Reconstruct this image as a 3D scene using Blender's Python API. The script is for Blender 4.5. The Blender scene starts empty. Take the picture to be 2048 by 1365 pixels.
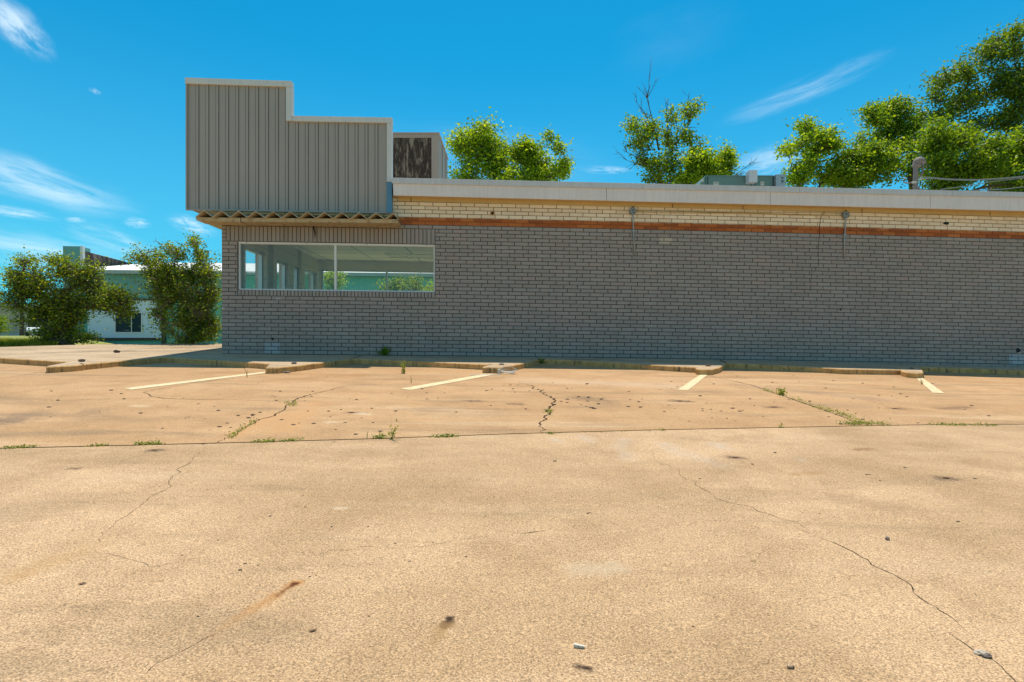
import bpy, bmesh, math, random
import numpy as np
from mathutils import Vector, Matrix, noise as mnoise
from mathutils.geometry import tessellate_polygon

random.seed(7)
S = bpy.context.scene
COL = S.collection
F = 1138.0            # focal length in photo pixels (20 mm on 36 mm, 2048 px wide)
CZ = 1.0              # camera height in world z
PI = math.pi

# ------------------------------------------------------------------ helpers
def W(px, py, d):
    return Vector(((px-1024)/F*d, d, CZ+(682.5-py)/F*d))

ORG = {}
def tag(o, label=None, cat=None, group=None, kind=None):
    if label: o['label'] = label
    if cat: o['category'] = cat
    if group: o['group'] = group
    if kind: o['kind'] = kind
    return o

def thing(name, label, cat, loc, group=None):
    o = bpy.data.objects.new(name, None)
    COL.objects.link(o)
    o.location = Vector(loc)
    o.empty_display_size = 0.2
    ORG[o.name] = Vector(loc)
    return tag(o, label, cat, group)

class MB:
    def __init__(self):
        self.v, self.f, self.uv, self.tone = [], [], [], []
    def add(self, vs, fs, uvs=None, tone=None):
        b = len(self.v)
        self.v += [tuple(p) for p in vs]
        for f in fs:
            self.f.append([b+i for i in f])
            self.tone.append(0.5 if tone is None else tone)
        if uvs is not None: self.uv += [tuple(u) for u in uvs]
        elif self.uv or uvs: self.uv += [(0, 0)]*len(vs)
    def quad(self, a, b, c, d, tone=None): self.add([a, b, c, d], [(0, 1, 2, 3)], tone=tone)
    def hexa(self, p, tone=None):
        # p: 8 points, bottom ring 0-3 then top ring 4-7
        self.add(p, [(0, 3, 2, 1), (4, 5, 6, 7), (0, 1, 5, 4), (1, 2, 6, 5), (2, 3, 7, 6), (3, 0, 4, 7)], tone=tone)
    def box(self, x0, x1, y0, y1, z0, z1, T=None, tone=None):
        p = [(x0, y0, z0), (x1, y0, z0), (x1, y1, z0), (x0, y1, z0), (x0, y0, z1), (x1, y0, z1), (x1, y1, z1), (x0, y1, z1)]
        if T: p = [T(*q) for q in p]
        self.hexa(p, tone)
    def tube(self, pts, rad, n=6, cap=True):
        pts = [Vector(p) for p in pts]
        if not hasattr(rad, '__len__'): rad = [rad]*len(pts)
        b = len(self.v)
        up = Vector((0.13, 0.21, 0.97)).normalized()
        for i, p in enumerate(pts):
            t = (pts[min(i+1, len(pts)-1)]-pts[max(i-1, 0)])
            if t.length < 1e-9: t = Vector((0, 0, 1))
            t.normalize()
            a = t.cross(up)
            if a.length < 0.15: a = t.cross(Vector((1, 0, 0)))
            a.normalize(); c = t.cross(a)
            for k in range(n):
                an = 2*PI*k/n
                self.v.append(tuple(p+(a*math.cos(an)+c*math.sin(an))*rad[i]))
        for i in range(len(pts)-1):
            for k in range(n):
                k2 = (k+1) % n
                self.f.append([b+i*n+k, b+i*n+k2, b+(i+1)*n+k2, b+(i+1)*n+k]); self.tone.append(.5)
        if cap:
            self.f.append([b+k for k in range(n)][::-1]); self.tone.append(.5)
            self.f.append([b+(len(pts)-1)*n+k for k in range(n)]); self.tone.append(.5)
    def lathe(self, base, prof, n=16):
        base = Vector(base); b = len(self.v)
        for r, z in prof:
            for k in range(n):
                a = 2*PI*k/n
                self.v.append((base.x+r*math.cos(a), base.y+r*math.sin(a), base.z+z))
        for i in range(len(prof)-1):
            for k in range(n):
                k2 = (k+1) % n
                self.f.append([b+i*n+k, b+i*n+k2, b+(i+1)*n+k2, b+(i+1)*n+k]); self.tone.append(.5)
        self.f.append([b+k for k in range(n)][::-1]); self.tone.append(.5)
        self.f.append([b+(len(prof)-1)*n+k for k in range(n)]); self.tone.append(.5)
    def blob(self, c, r, seed=0, sub=1, jag=.25, squash=(1, 1, 1)):
        bm = bmesh.new(); bmesh.ops.create_icosphere(bm, subdivisions=sub, radius=1)
        c = Vector(c); rnd = random.Random(seed)
        off = Vector((rnd.random()*50, rnd.random()*50, rnd.random()*50))
        vs = []
        for v in bm.verts:
            k = 1+jag*mnoise.noise(v.co*1.7+off)*1.6
            vs.append((c.x+v.co.x*r*squash[0]*k, c.y+v.co.y*r*squash[1]*k, c.z+v.co.z*r*squash[2]*k))
        self.add(vs, [[v.index for v in f.verts] for f in bm.faces]); bm.free()
    def build(self, name, mat, parent=None, smooth=False, loc=None, bevel=0, recalc=True):
        if parent is not None: org = ORG[parent.name]
        else: org = Vector(loc) if loc is not None else Vector((0, 0, 0))
        me = bpy.data.meshes.new(name)
        me.from_pydata([(p[0]-org.x, p[1]-org.y, p[2]-org.z) for p in self.v], [], self.f)
        if self.uv:
            uvl = me.uv_layers.new(name='UVMap')
            li = np.zeros(len(me.loops), dtype=np.int32); me.loops.foreach_get('vertex_index', li)
            arr = np.array(self.uv, dtype=np.float32)[li]
            uvl.data.foreach_set('uv', arr.ravel())
        at = me.attributes.new('tone', 'FLOAT', 'FACE')
        at.data.foreach_set('value', np.array(self.tone, dtype=np.float32))
        if recalc:
            bm = bmesh.new(); bm.from_mesh(me); bmesh.ops.recalc_face_normals(bm, faces=bm.faces); bm.to_mesh(me); bm.free()
        if smooth:
            me.polygons.foreach_set('use_smooth', [True]*len(me.polygons))
        me.materials.append(mat)
        o = bpy.data.objects.new(name, me); COL.objects.link(o)
        if parent is not None:
            o.parent = parent
            ORG[o.name] = org
        else:
            o.location = org
            ORG[o.name] = org
        if bevel:
            m = o.modifiers.new('bevel', 'BEVEL'); m.width = bevel; m.segments = 2; m.limit_method = 'ANGLE'
        return o

def split_build(mb, name, mat, parent, **kw):
    """one object per connected piece"""
    par = list(range(len(mb.v)))
    def find(a):
        while par[a] != a: par[a] = par[par[a]]; a = par[a]
        return a
    for f in mb.f:
        for i in f[1:]: par[find(i)] = find(f[0])
    groups = {}
    for fi, f in enumerate(mb.f): groups.setdefault(find(f[0]), []).append(fi)
    out = []
    for fis in groups.values():
        ids = sorted({i for fi in fis for i in mb.f[fi]}); mp = {a: k for k, a in enumerate(ids)}
        q = MB(); q.v = [mb.v[i] for i in ids]
        q.f = [[mp[i] for i in mb.f[fi]] for fi in fis]; q.tone = [mb.tone[fi] for fi in fis]
        if mb.uv: q.uv = [mb.uv[i] for i in ids]
        out.append(q.build(name, mat, parent, **kw))
    return out

# ------------------------------------------------------------------ materials
class NT:
    """small shader-node builder"""
    def __init__(self, tree): self.t = tree
    def node(self, typ, **kw):
        n = self.t.nodes.new(typ)
        for k, v in kw.items(): setattr(n, k, v)
        return n
    def put(self, sock, val):
        if isinstance(val, bpy.types.NodeSocket): self.t.links.new(val, sock)
        elif val is not None:
            try: sock.default_value = val
            except Exception: sock.default_value = (*val, 1)
    def m(self, op, a, b=None, c=None, clamp=False):
        n = self.node('ShaderNodeMath', operation=op, use_clamp=clamp)
        self.put(n.inputs[0], a); self.put(n.inputs[1], b); self.put(n.inputs[2], c)
        return n.outputs[0]
    def vm(self, op, a, b=None, scale=None):
        n = self.node('ShaderNodeVectorMath', operation=op)
        self.put(n.inputs[0], a); self.put(n.inputs[1], b)
        if scale is not None: self.put(n.inputs['Scale'], scale)
        return n.outputs['Value'] if op in ('LENGTH', 'DOT_PRODUCT', 'DISTANCE') else n.outputs[0]
    def noise(self, vec, scale, detail=3, rough=.55, dist=0.0):
        n = self.node('ShaderNodeTexNoise')
        self.put(n.inputs['Vector'], vec); n.inputs['Scale'].default_value = scale
        n.inputs['Detail'].default_value = detail; n.inputs['Roughness'].default_value = rough
        n.inputs['Distortion'].default_value = dist
        return n.outputs[0]
    def voro(self, vec, scale, feature='F1', out=0):
        n = self.node('ShaderNodeTexVoronoi', feature=feature)
        self.put(n.inputs['Vector'], vec); n.inputs['Scale'].default_value = scale
        return n.outputs[out]
    def ramp(self, fac, stops, interp='LINEAR'):
        n = self.node('ShaderNodeValToRGB'); cr = n.color_ramp; cr.interpolation = interp
        self.put(n.inputs[0], fac)
        while len(cr.elements) < len(stops): cr.elements.new(0.5)
        for e, (p, c) in zip(cr.elements, stops):
            e.position = p
            e.color = (c, c, c, 1) if not hasattr(c, '__len__') else (*c, 1)
        return n.outputs[0]
    def mr(self, v, a, b, c=0.0, d=1.0, smooth=True):
        n = self.node('ShaderNodeMapRange', interpolation_type='SMOOTHSTEP' if smooth else 'LINEAR')
        self.put(n.inputs[0], v); self.put(n.inputs[1], a); self.put(n.inputs[2], b); self.put(n.inputs[3], c); self.put(n.inputs[4], d)
        return n.outputs[0]
    def mix(self, fac, a, b, blend='MIX'):
        n = self.node('ShaderNodeMix', data_type='RGBA', blend_type=blend)
        self.put(n.inputs[0], fac); self.put(n.inputs[6], a if isinstance(a, bpy.types.NodeSocket) else (*a, 1)); self.put(n.inputs[7], b if isinstance(b, bpy.types.NodeSocket) else (*b, 1))
        return n.outputs[2]
    def map(self, vec, scale=(1, 1, 1), rot=(0, 0, 0), loc=(0, 0, 0)):
        n = self.node('ShaderNodeMapping')
        self.put(n.inputs['Vector'], vec); n.inputs['Scale'].default_value = scale
        n.inputs['Rotation'].default_value = rot; n.inputs['Location'].default_value = loc
        return n.outputs[0]
    def pos(self): return self.node('ShaderNodeNewGeometry').outputs['Position']
    def attr(self, name): return self.node('ShaderNodeAttribute', attribute_name=name).outputs['Fac']
    def sep(self, vec):
        n = self.node('ShaderNodeSeparateXYZ'); self.put(n.inputs[0], vec); return n.outputs
    def bump(self, h, strength=.4, dist=.01):
        n = self.node('ShaderNodeBump'); n.inputs['Strength'].default_value = strength; n.inputs['Distance'].default_value = dist
        self.put(n.inputs['Height'], h); return n.outputs[0]

def newmat(name):
    m = bpy.data.materials.new(name); m.use_nodes = True
    nt = m.node_tree; b = nt.nodes['Principled BSDF']
    return m, NT(nt), b

def plain(name, col, rough=.6, metal=0, var=.18, scale=6, bump=.12, bscale=60, spec=.4, streak=0, dirt=None):
    m, n, b = newmat(name)
    p = n.pos()
    f = n.noise(p, scale, 5, .6)
    f2 = n.noise(p, scale*7, 3, .6)
    mul = n.m('ADD', n.m('MULTIPLY', n.m('SUBTRACT', f, .5), var*2), n.m('MULTIPLY', n.m('SUBTRACT', f2, .5), var))
    mul = n.m('ADD', mul, 1.0)
    if streak:
        s = n.noise(n.map(p, (9, 9, .7)), 3, 4, .6)
        mul = n.m('MULTIPLY', mul, n.mr(s, .35, .75, 1.0, 1-streak))
    c = n.vm('SCALE', (*col,), None, mul)
    if dirt is not None:
        d = n.noise(p, scale*2.3, 6, .65)
        c = n.mix(n.mr(d, .50, .66, 0, .85), c, dirt)
    n.put(b.inputs['Base Color'], c)
    b.inputs['Roughness'].default_value = rough; b.inputs['Metallic'].default_value = metal
    b.inputs['Specular IOR Level'].default_value = spec
    if bump:
        n.put(b.inputs['Normal'], n.bump(n.noise(p, bscale, 3), bump, .01))
    return m

# ------------------------------------------------------------------ frame of the store building and site surface
SU, CU = 0.039, 0.99924
BX, BY = -5.19, 10.16
def shear(u):
    if u < 0: return .008*u
    if u > 18: return .008*18+.00043*324+(u-18)*.02
    return .008*u+.00043*u*u
def B(u, v, w):
    return Vector((BX+u*CU-v*SU, BY+u*SU+v*CU, CZ-.228+w-shear(u)))
def Bc(u, v, w):            # straight metal trim: one even fall
    return Vector((BX+u*CU-v*SU, BY+u*SU+v*CU, CZ-.228+w-.0112*u))
def wall(px, py, v=0.0, straight=False):
    a = (px-1024)/F; b = (682.5-py)/F
    x0, y0 = BX-v*SU, BY+v*CU
    u = (a*y0-x0)/(CU-a*SU); d = y0+u*SU
    return u, b*d+.228+(.0112*u if straight else shear(u))

ZBX = [-40, -5.19, -2.92, -.58, 2.54, 3.66, 6.3, 9.66, 40]
ZBZ = [.22, -.2277, -.257, -.2835, -.328, -.3415, -.4054, -.50, -1.35]
def zb(x): return float(np.interp(x, ZBX, ZBZ))
SY = .05
def Dw(x): return 10.16+.039*(x+5.19)
KERB = .085
def zside(x, y): return CZ+zb(x)+SY*(y-Dw(x))
def zlot(x, y): return zside(x, y)-KERB
def hit(px, py, dz=0.0):
    """point of the site surface (dz above the walkway level) seen at a photo pixel"""
    a = (px-1024)/F; b = (682.5-py)/F
    d = 9.0
    for _ in range(30):
        x = a*d
        d2 = (zb(x)+dz-SY*Dw(x))/(b-SY)
        d = .5*d+.5*d2
    return Vector((a*d, d, CZ+b*d))
def lot(px, py): return hit(px, py, -KERB)

# ------------------------------------------------------------------ camera, light, sky
cam = bpy.data.cameras.new('camera'); cam.lens = 20; cam.sensor_width = 36; cam.clip_end = 3000; cam.clip_start = .05
co = bpy.data.objects.new('camera', cam); COL.objects.link(co)
co.location = (0, 0, CZ); co.rotation_euler = (PI/2, 0, 0)
S.camera = co

SUN_EL = math.radians(73); SUN_AZ = math.radians(4)     # azimuth from +Y towards +X
sd = Vector((math.sin(SUN_AZ)*math.cos(SUN_EL), math.cos(SUN_AZ)*math.cos(SUN_EL), math.sin(SUN_EL)))
sl = bpy.data.lights.new('sun', 'SUN'); sl.energy = 3.5; sl.angle = math.radians(.5); sl.color = (1, .93, .82)
so = bpy.data.objects.new('sun', sl); COL.objects.link(so)
so.rotation_euler = (-sd).to_track_quat('-Z', 'Y').to_euler(); so.location = sd*50

wd = bpy.data.worlds.new('World'); S.world = wd; wd.use_nodes = True
wn = NT(wd.node_tree); wd.node_tree.nodes.clear()
def build_world():
    n = wn
    sky = n.node('ShaderNodeTexSky', sky_type='NISHITA', sun_disc=False, sun_elevation=SUN_EL, sun_rotation=SUN_AZ)
    sky.air_density = 1.0; sky.dust_density = .35; sky.ozone_density = 2.5
    dirn = n.vm('NORMALIZE', n.node('ShaderNodeTexCoord').outputs['Generated'])
    x, y, z = n.sep(dirn)
    az = n.m('ARCTAN2', x, y); el = n.m('ARCSINE', z)
    # the clear, deep cyan of this afternoon
    base = n.mix(1.0, sky.outputs[0], (.03, .69, .82), 'MULTIPLY')
    hz = n.mr(el, -.02, .5, 1.0, 0.0)
    base = n.mix(n.m('MULTIPLY', hz, .42), base, (1.35, 3.6, 4.6))
    comb = n.node('ShaderNodeCombineXYZ'); n.put(comb.inputs[0], az); n.put(comb.inputs[1], el)
    ae = comb.outputs[0]
    total = None
    def azel(px, py):
        a = (px-1024)/F; b = (682.5-py)/F
        return math.atan(a), math.atan(b/math.hypot(1, a))
    #        px    py   half-length half-height tilt  strength seed noise-scale
    clouds = [(70, 366, 225, 56, 10, .70, 1, 7), (30, 48, 95, 48, 36, .75, 2, 8), (1605, 182, 185, 30, -12, .34, 3, 7),
              (1540, 322, 110, 38, -4, .42, 4, 8), (30, 425, 90, 16, 3, .6, 5, 10), (385, 452, 60, 22, 14, .6, 6, 14),
              (275, 446, 30, 14, 0, .55, 7, 16), (60, 500, 260, 60, 4, .5, 8, 6), (1215, 340, 60, 10, 3, .5, 9, 12),
              (1085, 325, 30, 26, 0, .7, 10, 14), (230, 480, 120, 30, 16, .35, 11, 9), (190, 183, 14, 7, 10, .35, 12, 18),
              (900, 330, 400, 90, 0, .16, 13, 4), (1340, 80, 180, 70, -10, .035, 14, 5), (150, 440, 24, 8, 0, .5, 15, 16)]
    for (px, py, hl, hh, tilt, st, seed, ns) in clouds:
        a0, e0 = azel(px, py)
        mp = n.node('ShaderNodeMapping', vector_type='TEXTURE')
        n.put(mp.inputs['Vector'], ae); mp.inputs['Location'].default_value = (a0, e0, 0)
        mp.inputs['Rotation'].default_value = (0, 0, math.radians(-tilt))
        sc = 1/math.sqrt(1+((px-1024)/F)**2)**1.4
        mp.inputs['Scale'].default_value = (hl/F*sc, hh/F*sc, 1)
        q = mp.outputs[0]
        warp = n.noise(n.map(q, (1.2, 1.0, 1), loc=(seed*7.1, 0, 0)), 1.1, 3, .6)
        q2 = n.vm('ADD', q, n.vm('SCALE', (0.35, .9, 0), None, n.m('SUBTRACT', warp, .5)))
        r = n.vm('LENGTH', q2)
        fall = n.mr(r, 0.05, 1.0, 1.0, 0.0)
        nz = n.noise(n.map(q, (.75, 1.0, 1), rot=(0, 0, .25), loc=(seed*3.7, seed*1.3, 0)), ns*.2, 6, .66, .5)
        msk = n.m('MULTIPLY', fall, n.mr(nz, .30, .66))
        msk = n.m('MULTIPLY', msk, st)
        total = msk if total is None else n.m('ADD', total, n.m('MULTIPLY', msk, n.m('SUBTRACT', 1.0, total)), clamp=True)
    # unseen cloud added beside, above and behind the view to whiten the ambient light
    gl = n.noise(n.map(dirn, (1, 1, 1.6)), 2.6, 5, .62, .3)
    out_ = n.m('SUBTRACT', 1.0, n.m('MULTIPLY', n.mr(n.m('ABSOLUTE', az), .85, 1.15, 1, 0), n.mr(el, .62, .85, 1, 0)))
    gm = n.m('MULTIPLY', n.m('MULTIPLY', n.mr(gl, .48, .68), out_), n.mr(el, 0, .1, .35, .8))
    base = n.mix(gm, base, (5.2, 5.5, 5.8))
    colr = n.mix(n.m('MULTIPLY', total, .90), base, (5.6, 6.5, 7.0))
    bg = n.node('ShaderNodeBackground'); n.put(bg.inputs[0], colr); bg.inputs[1].default_value = .115
    out = n.node('ShaderNodeOutputWorld'); n.t.links.new(bg.outputs[0], out.inputs[0])
build_world()
S.view_settings.view_transform = 'Standard'; S.view_settings.look = 'None'; S.view_settings.gamma = 1
S.view_settings.exposure = 0.62
S.view_settings.use_curve_mapping = False
S.render.engine = 'CYCLES'
S.cycles.max_bounces = 8; S.cycles.transparent_max_bounces = 12
S.render.resolution_x = 1024; S.render.resolution_y = 682

# ------------------------------------------------------------------ concrete
def concrete(name, cA, cB, cC, stains_shadows=(), speck=1.0, wash=1.0):
    m, n, b = newmat(name)
    p = n.pos()
    big = n.noise(n.map(p, (1, 1.6, 1), rot=(0, 0, .5)), .42, 5, .6, .6)
    mid = n.noise(p, 2.3, 6, .65)
    fine = n.noise(p, 38, 4, .7)
    c = n.mix(n.mr(big, .36, .66), cA, cB)
    c = n.mix(n.mr(mid, .40, .72, 0, .60), c, cC)
    # tyre-polished and washed-out streaks
    st = n.noise(n.map(p, (.35, 2.2, 1), rot=(0, 0, .42)), 1.4, 5, .6, .4)
    c = n.mix(n.mr(st, .52, .74, 0, .30*wash), c, (.64, .46, .29))
    st2 = n.noise(n.map(p, (.5, 3.1, 1), rot=(0, 0, .25), loc=(4, 9, 0)), 1.1, 5, .6, .5)
    c = n.mix(n.mr(st2, .50, .70, 0, .50*wash), c, (.25, .165, .09))
    mul = n.m('ADD', .86, n.m('MULTIPLY', fine, .28))
    # exposed aggregate: light and dark grains
    vn = n.node('ShaderNodeTexVoronoi', feature='F1'); n.put(vn.inputs['Vector'], p); vn.inputs['Scale'].default_value = 185
    vd = vn.outputs[0]; vc = n.sep(vn.outputs[1])
    grain = n.m('MULTIPLY', n.mr(vd, .22, .5, 1, 0), n.mr(vc[0], .60, .95))
    darkg = n.m('MULTIPLY', n.mr(vd, .15, .5, 1, 0), n.mr(vc[1], .62, .92))
    pit = n.noise(p, 170, 2, .7)
    c = n.vm('SCALE', c, None, mul)
    c = n.vm('SCALE', c, None, n.mr(pit, .30, .70, .42, 1.52, False))
    gp_ = n.mr(n.noise(p, 5, 3), .35, .65, .45, 1.0)
    c = n.mix(n.m('MULTIPLY', n.m('MULTIPLY', grain, gp_), .70*speck), c, (.86, .64, .40))
    c = n.mix(n.m('MULTIPLY', darkg, .72*speck), c, (.13, .075, .04))
    wob = n.noise(p, 22, 5, .75); wob2 = n.noise(p, 3.2, 4, .6)
    for (p0, p1, w, col, a0, a1) in stains_shadows:
        ba = Vector((p1.x-p0.x, p1.y-p0.y, 0)); L2 = max(ba.length_squared, 1e-6)
        pa = n.vm('MULTIPLY', n.vm('SUBTRACT', p, (p0.x, p0.y, 0)), (1, 1, 0))
        h = n.m('DIVIDE', n.vm('DOT_PRODUCT', pa, tuple(ba)), L2, clamp=True)
        dd = n.vm('LENGTH', n.vm('SUBTRACT', pa, n.vm('SCALE', tuple(ba), None, h)))
        dd = n.m('ADD', dd, n.m('MULTIPLY', n.m('SUBTRACT', wob, .5), w*2.6))
        dd = n.m('ADD', dd, n.m('MULTIPLY', n.m('SUBTRACT', wob2, .5), w*1.1))
        k = n.m('MULTIPLY', n.mr(dd, 0.0, w, 1, 0), n.m('ADD', a0, n.m('MULTIPLY', h, a1-a0)))
        if col == GREY: k = n.m('MULTIPLY', k, n.mr(wob, .42, .66, .15, 1.0))
        c = n.mix(k, c, col)
    n.put(b.inputs['Base Color'], c)
    b.inputs['Roughness'].default_value = .88; b.inputs['Specular IOR Level'].default_value = .25
    hgt = n.m('ADD', n.m('MULTIPLY', pit, .9), n.m('MULTIPLY', vd, .7))
    hgt = n.m('ADD', hgt, n.m('MULTIPLY', mid, 1.2))
    n.put(b.inputs['Normal'], n.bump(hgt, .6, .006))
    return m

RUST = (.30, .10, .012); DKBR = (.045, .022, .012); GREY = (.44, .43, .40); BROWN = (.22, .12, .06)
def seg(x0, y0, x1, y1, w, col, a0, a1): return (lot(x0, y0), lot(x1, y1), w, col, a0, a1)
front_stains = [
    seg(592, 1166, 400, 1285, .034, (.42, .17, .03), .80, .0), seg(590, 1168, 556, 1190, .017, (.10, .03, .008), 1.0, .6),
    seg(899, 1238, 888, 1253, .021, DKBR, 1.0, .9), seg(890, 1252, 850, 1310, .03, (.34, .19, .07), .6, .1),
    seg(1156, 1333, 1174, 1338, .022, DKBR, 1.0, 1.0), seg(1460, 915, 1486, 917, .06, (.10, .06, .04), .8, .8),
    seg(1880, 957, 1905, 958, .07, (.12, .07, .04), .7, .7), seg(40, 1150, 190, 1090, .09, (.40, .22, .08), .5, .2),
    seg(1238, 896, 1250, 880, .10, GREY, .5, .5), seg(1330, 888, 1345, 898, .13, GREY, .55, .5), seg(1375, 910, 1440, 930, .18, GREY, .35, .35),
    seg(1110, 878, 1120, 884, .09, GREY, .5, .5), seg(1165, 874, 1180, 884, .10, GREY, .5, .4), seg(1600, 918, 1606, 922, .07, GREY, .45, .45),
    seg(1435, 890, 1445, 897, .12, GREY, .5, .5), seg(1250, 905, 1255, 920, .09, GREY, .4, .3),
    seg(1150, 1140, 1230, 1135, .07, (.56, .44, .30), .35, .35), seg(672, 1016, 690, 1017, .03, (.66, .52, .36), .45, .45),
    seg(1690, 1000, 1790, 1015, .16, (.25, .15, .08), .35, .35), seg(0, 1030, 60, 1020, .25, (.26, .17, .10), .4, .3),
    seg(300, 902, 318, 901, .06, (.10, .06, .04), .8, .8), seg(140, 938, 150, 938, .045, (.12, .07, .04), .7, .7),
    seg(1715, 900, 1740, 898, .05, (.22, .10, .04), .7, .6), seg(1590, 950, 1640, 945, .06, (.34, .17, .06), .55, .4),
]
rear_stains = [
    seg(0, 842, 60, 830, .30, (.06, .055, .055), .55, .3), seg(180, 826, 200, 820, .2, (.12, .09, .07), .35, .3),
    seg(560, 760, 720, 752, .35, (.36, .18, .06), .5, .4), seg(420, 745, 700, 750, .3, (.34, .17, .06), .45, .3),
    seg(1170, 798, 1210, 803, .25, (.07, .055, .045), .5, .4), seg(1350, 802, 1375, 803, .12, (.06, .045, .04), .75, .7),
    seg(1540, 815, 1560, 815, .10, (.12, .06, .04), .75, .7), seg(700, 825, 720, 826, .09, (.12, .07, .05), .7, .6), seg(720, 827, 735, 829, .08, (.66, .50, .32), .7, .6),
    seg(660, 845, 680, 844, .09, (.64, .48, .30), .6, .5), seg(270, 812, 290, 813, .09, (.64, .48, .30), .5, .4),
    seg(560, 862, 640, 800, .22, (.52, .27, .11), .6, .4), seg(470, 870, 560, 830, .15, (.52, .27, .11), .6, .5),
    seg(1060, 760, 1330, 772, .5, (.58, .40, .26), .45, .5), seg(1880, 818, 1930, 815, .12, (.12, .06, .04), .6, .5), seg(1790, 818, 1800, 818, .10, (.13, .06, .04), .7, .6),
    seg(1640, 810, 1720, 812, .2, (.30, .19, .12), .5, .4), seg(1480, 770, 1760, 800, .3, (.30, .20, .13), .35, .4),
    seg(1020, 808, 1040, 809, .08, (.11, .06, .04), .6, .6), seg(940, 802, 955, 803, .08, (.11, .06, .04), .6, .6),
]
M = {}
M['slab_front'] = concrete('pale aggregate concrete', (.44, .276, .142), (.585, .374, .207), (.34, .205, .099), front_stains, 1.0, .8)
M['slab_rear'] = concrete('rust tinted concrete', (.53, .315, .155), (.46, .265, .122), (.36, .20, .092), rear_stains, .5, 1.25)
walk_shadows_stains = [(hit(*a), hit(*b_), w, (.13, .10, .075), k, k) for a, b_, w, k in (((90, 706), (260, 701), .16, .55), ((250, 703.5), (430, 701.5), .22, .5), ((300, 697), (440, 694), .25, .5), ((120, 698), (230, 696), .2, .35), ((480, 716), (640, 716), .1, .5), ((1150, 719.5), (1380, 725), .10, .5), ((1480, 728), (1780, 735), .10, .5))]  # left streaks are tree shadows painted dark into the walkway colour
M['walk'] = concrete('walkway concrete', (.47, .335, .205), (.54, .39, .25), (.36, .25, .15), walk_shadows_stains, .45)

def kerb_mat():
    m, n, b = newmat('weathered kerb concrete')
    p = n.pos()
    s = n.noise(n.map(p, (14, 14, 2.0)), 1.5, 5, .65)
    l = n.noise(p, 9, 5, .65)
    c = n.mix(n.mr(l, .35, .7), (.64, .36, .125), (.46, .25, .08))
    c = n.mix(n.mr(s, .50, .74, 0, .9), c, (.055, .045, .035))
    c = n.mix(n.mr(n.noise(p, 30, 4), .58, .75, 0, .7), c, (.62, .44, .24))
    n.put(b.inputs['Base Color'], c); b.inputs['Roughness'].default_value = .92
    n.put(b.inputs['Normal'], n.bump(n.noise(p, 45, 5, .7), .7, .012))
    return m
M['kerb'] = kerb_mat()
M['crack'] = plain('crack dirt', (.022, .015, .010), .95, var=.5, scale=20, bump=0, spec=.1)
M['line'] = plain('yellow line paint', (.68, .54, .31), .75, var=.2, scale=11, dirt=(.44, .28, .14))

# ---- ground terrain (one sheet to the horizon)
def zground(x, y):
    if y < 12.0: return zlot(max(min(x, 30), -30), max(y, -6))-.22
    k = 0.0
    a = x/max(y, .1)
    t = min(max((-.66-a)/.10, 0), 1); t = t*t*(3-2*t)
    hi = float(np.interp(y, [12, 13.2, 16, 24, 45, 90, 200], [-.20, -.07, -.03, .095, .42, .6, .6]))
    lo = float(np.interp(y, [12, 13.2, 20, 1000], [-.42, -.32, -.42, -.6]))
    return CZ+lo+(hi-lo)*t
def grid_sheet(name, mat, xs, ys, zf):
    mb = MB()
    vs = [(x, y, zf(x, y)) for y in ys for x in xs]
    nx = len(xs)
    fs = [(j*nx+i, j*nx+i+1, (j+1)*nx+i+1, (j+1)*nx+i) for j in range(len(ys)-1) for i in range(nx-1)]
    mb.add(vs, fs); return mb.build(name, mat, recalc=False)
def grass_ground():
    m, n, b = newmat('patchy lawn'); p = n.pos()
    c = n.mix(n.mr(n.noise(p, .6, 5), .4, .65), (.20, .25, .03), (.38, .30, .07))
    c = n.mix(n.mr(n.noise(p, 9, 4), .45, .7, 0, .6), c, (.06, .09, .015))
    n.put(b.inputs['Base Color'], c); b.inputs['Roughness'].default_value = .95
    n.put(b.inputs['Normal'], n.bump(n.noise(p, 30, 4), .8, .03)); return m
M['lawn'] = grass_ground()
xs = [-900, -400, -200, -120]+[-90+i*1.5 for i in range(81)]+[45, 60, 120, 300, 900]
ys = [-300, -60, -12, -6, 0, 4, 8, 11, 12.0, 12.6, 13.2, 14, 15, 16, 17, 18.5, 20, 22, 24, 26, 28, 30, 33, 36, 40, 45, 50, 60, 75, 90, 140, 250, 600, 1200]
tag(grid_sheet('ground', M['lawn'], xs, ys, zground), kind='structure')

# ---- far road on the left
M['road'] = plain('grey road', (.30, .27, .25), .9, var=.15, scale=3)
mb = MB(); N = 40
rv, rf = [], []
for i in range(N+1):
    t = i/N
    xa = -70+t*52
    for (yy, k) in ((16.4, 0), (19, 0), (21.5, 0), (24, 0)):
        x = min(xa, -.69*yy)
        rv.append((x, yy, zground(x, yy)+.02))
for i in range(N):
    for j in range(3):
        a = i*4+j; rf.append((a, a+4, a+5, a+1))
mb.add(rv, rf); tag(mb.build('road', M['road'], recalc=False), kind='structure')

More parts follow.
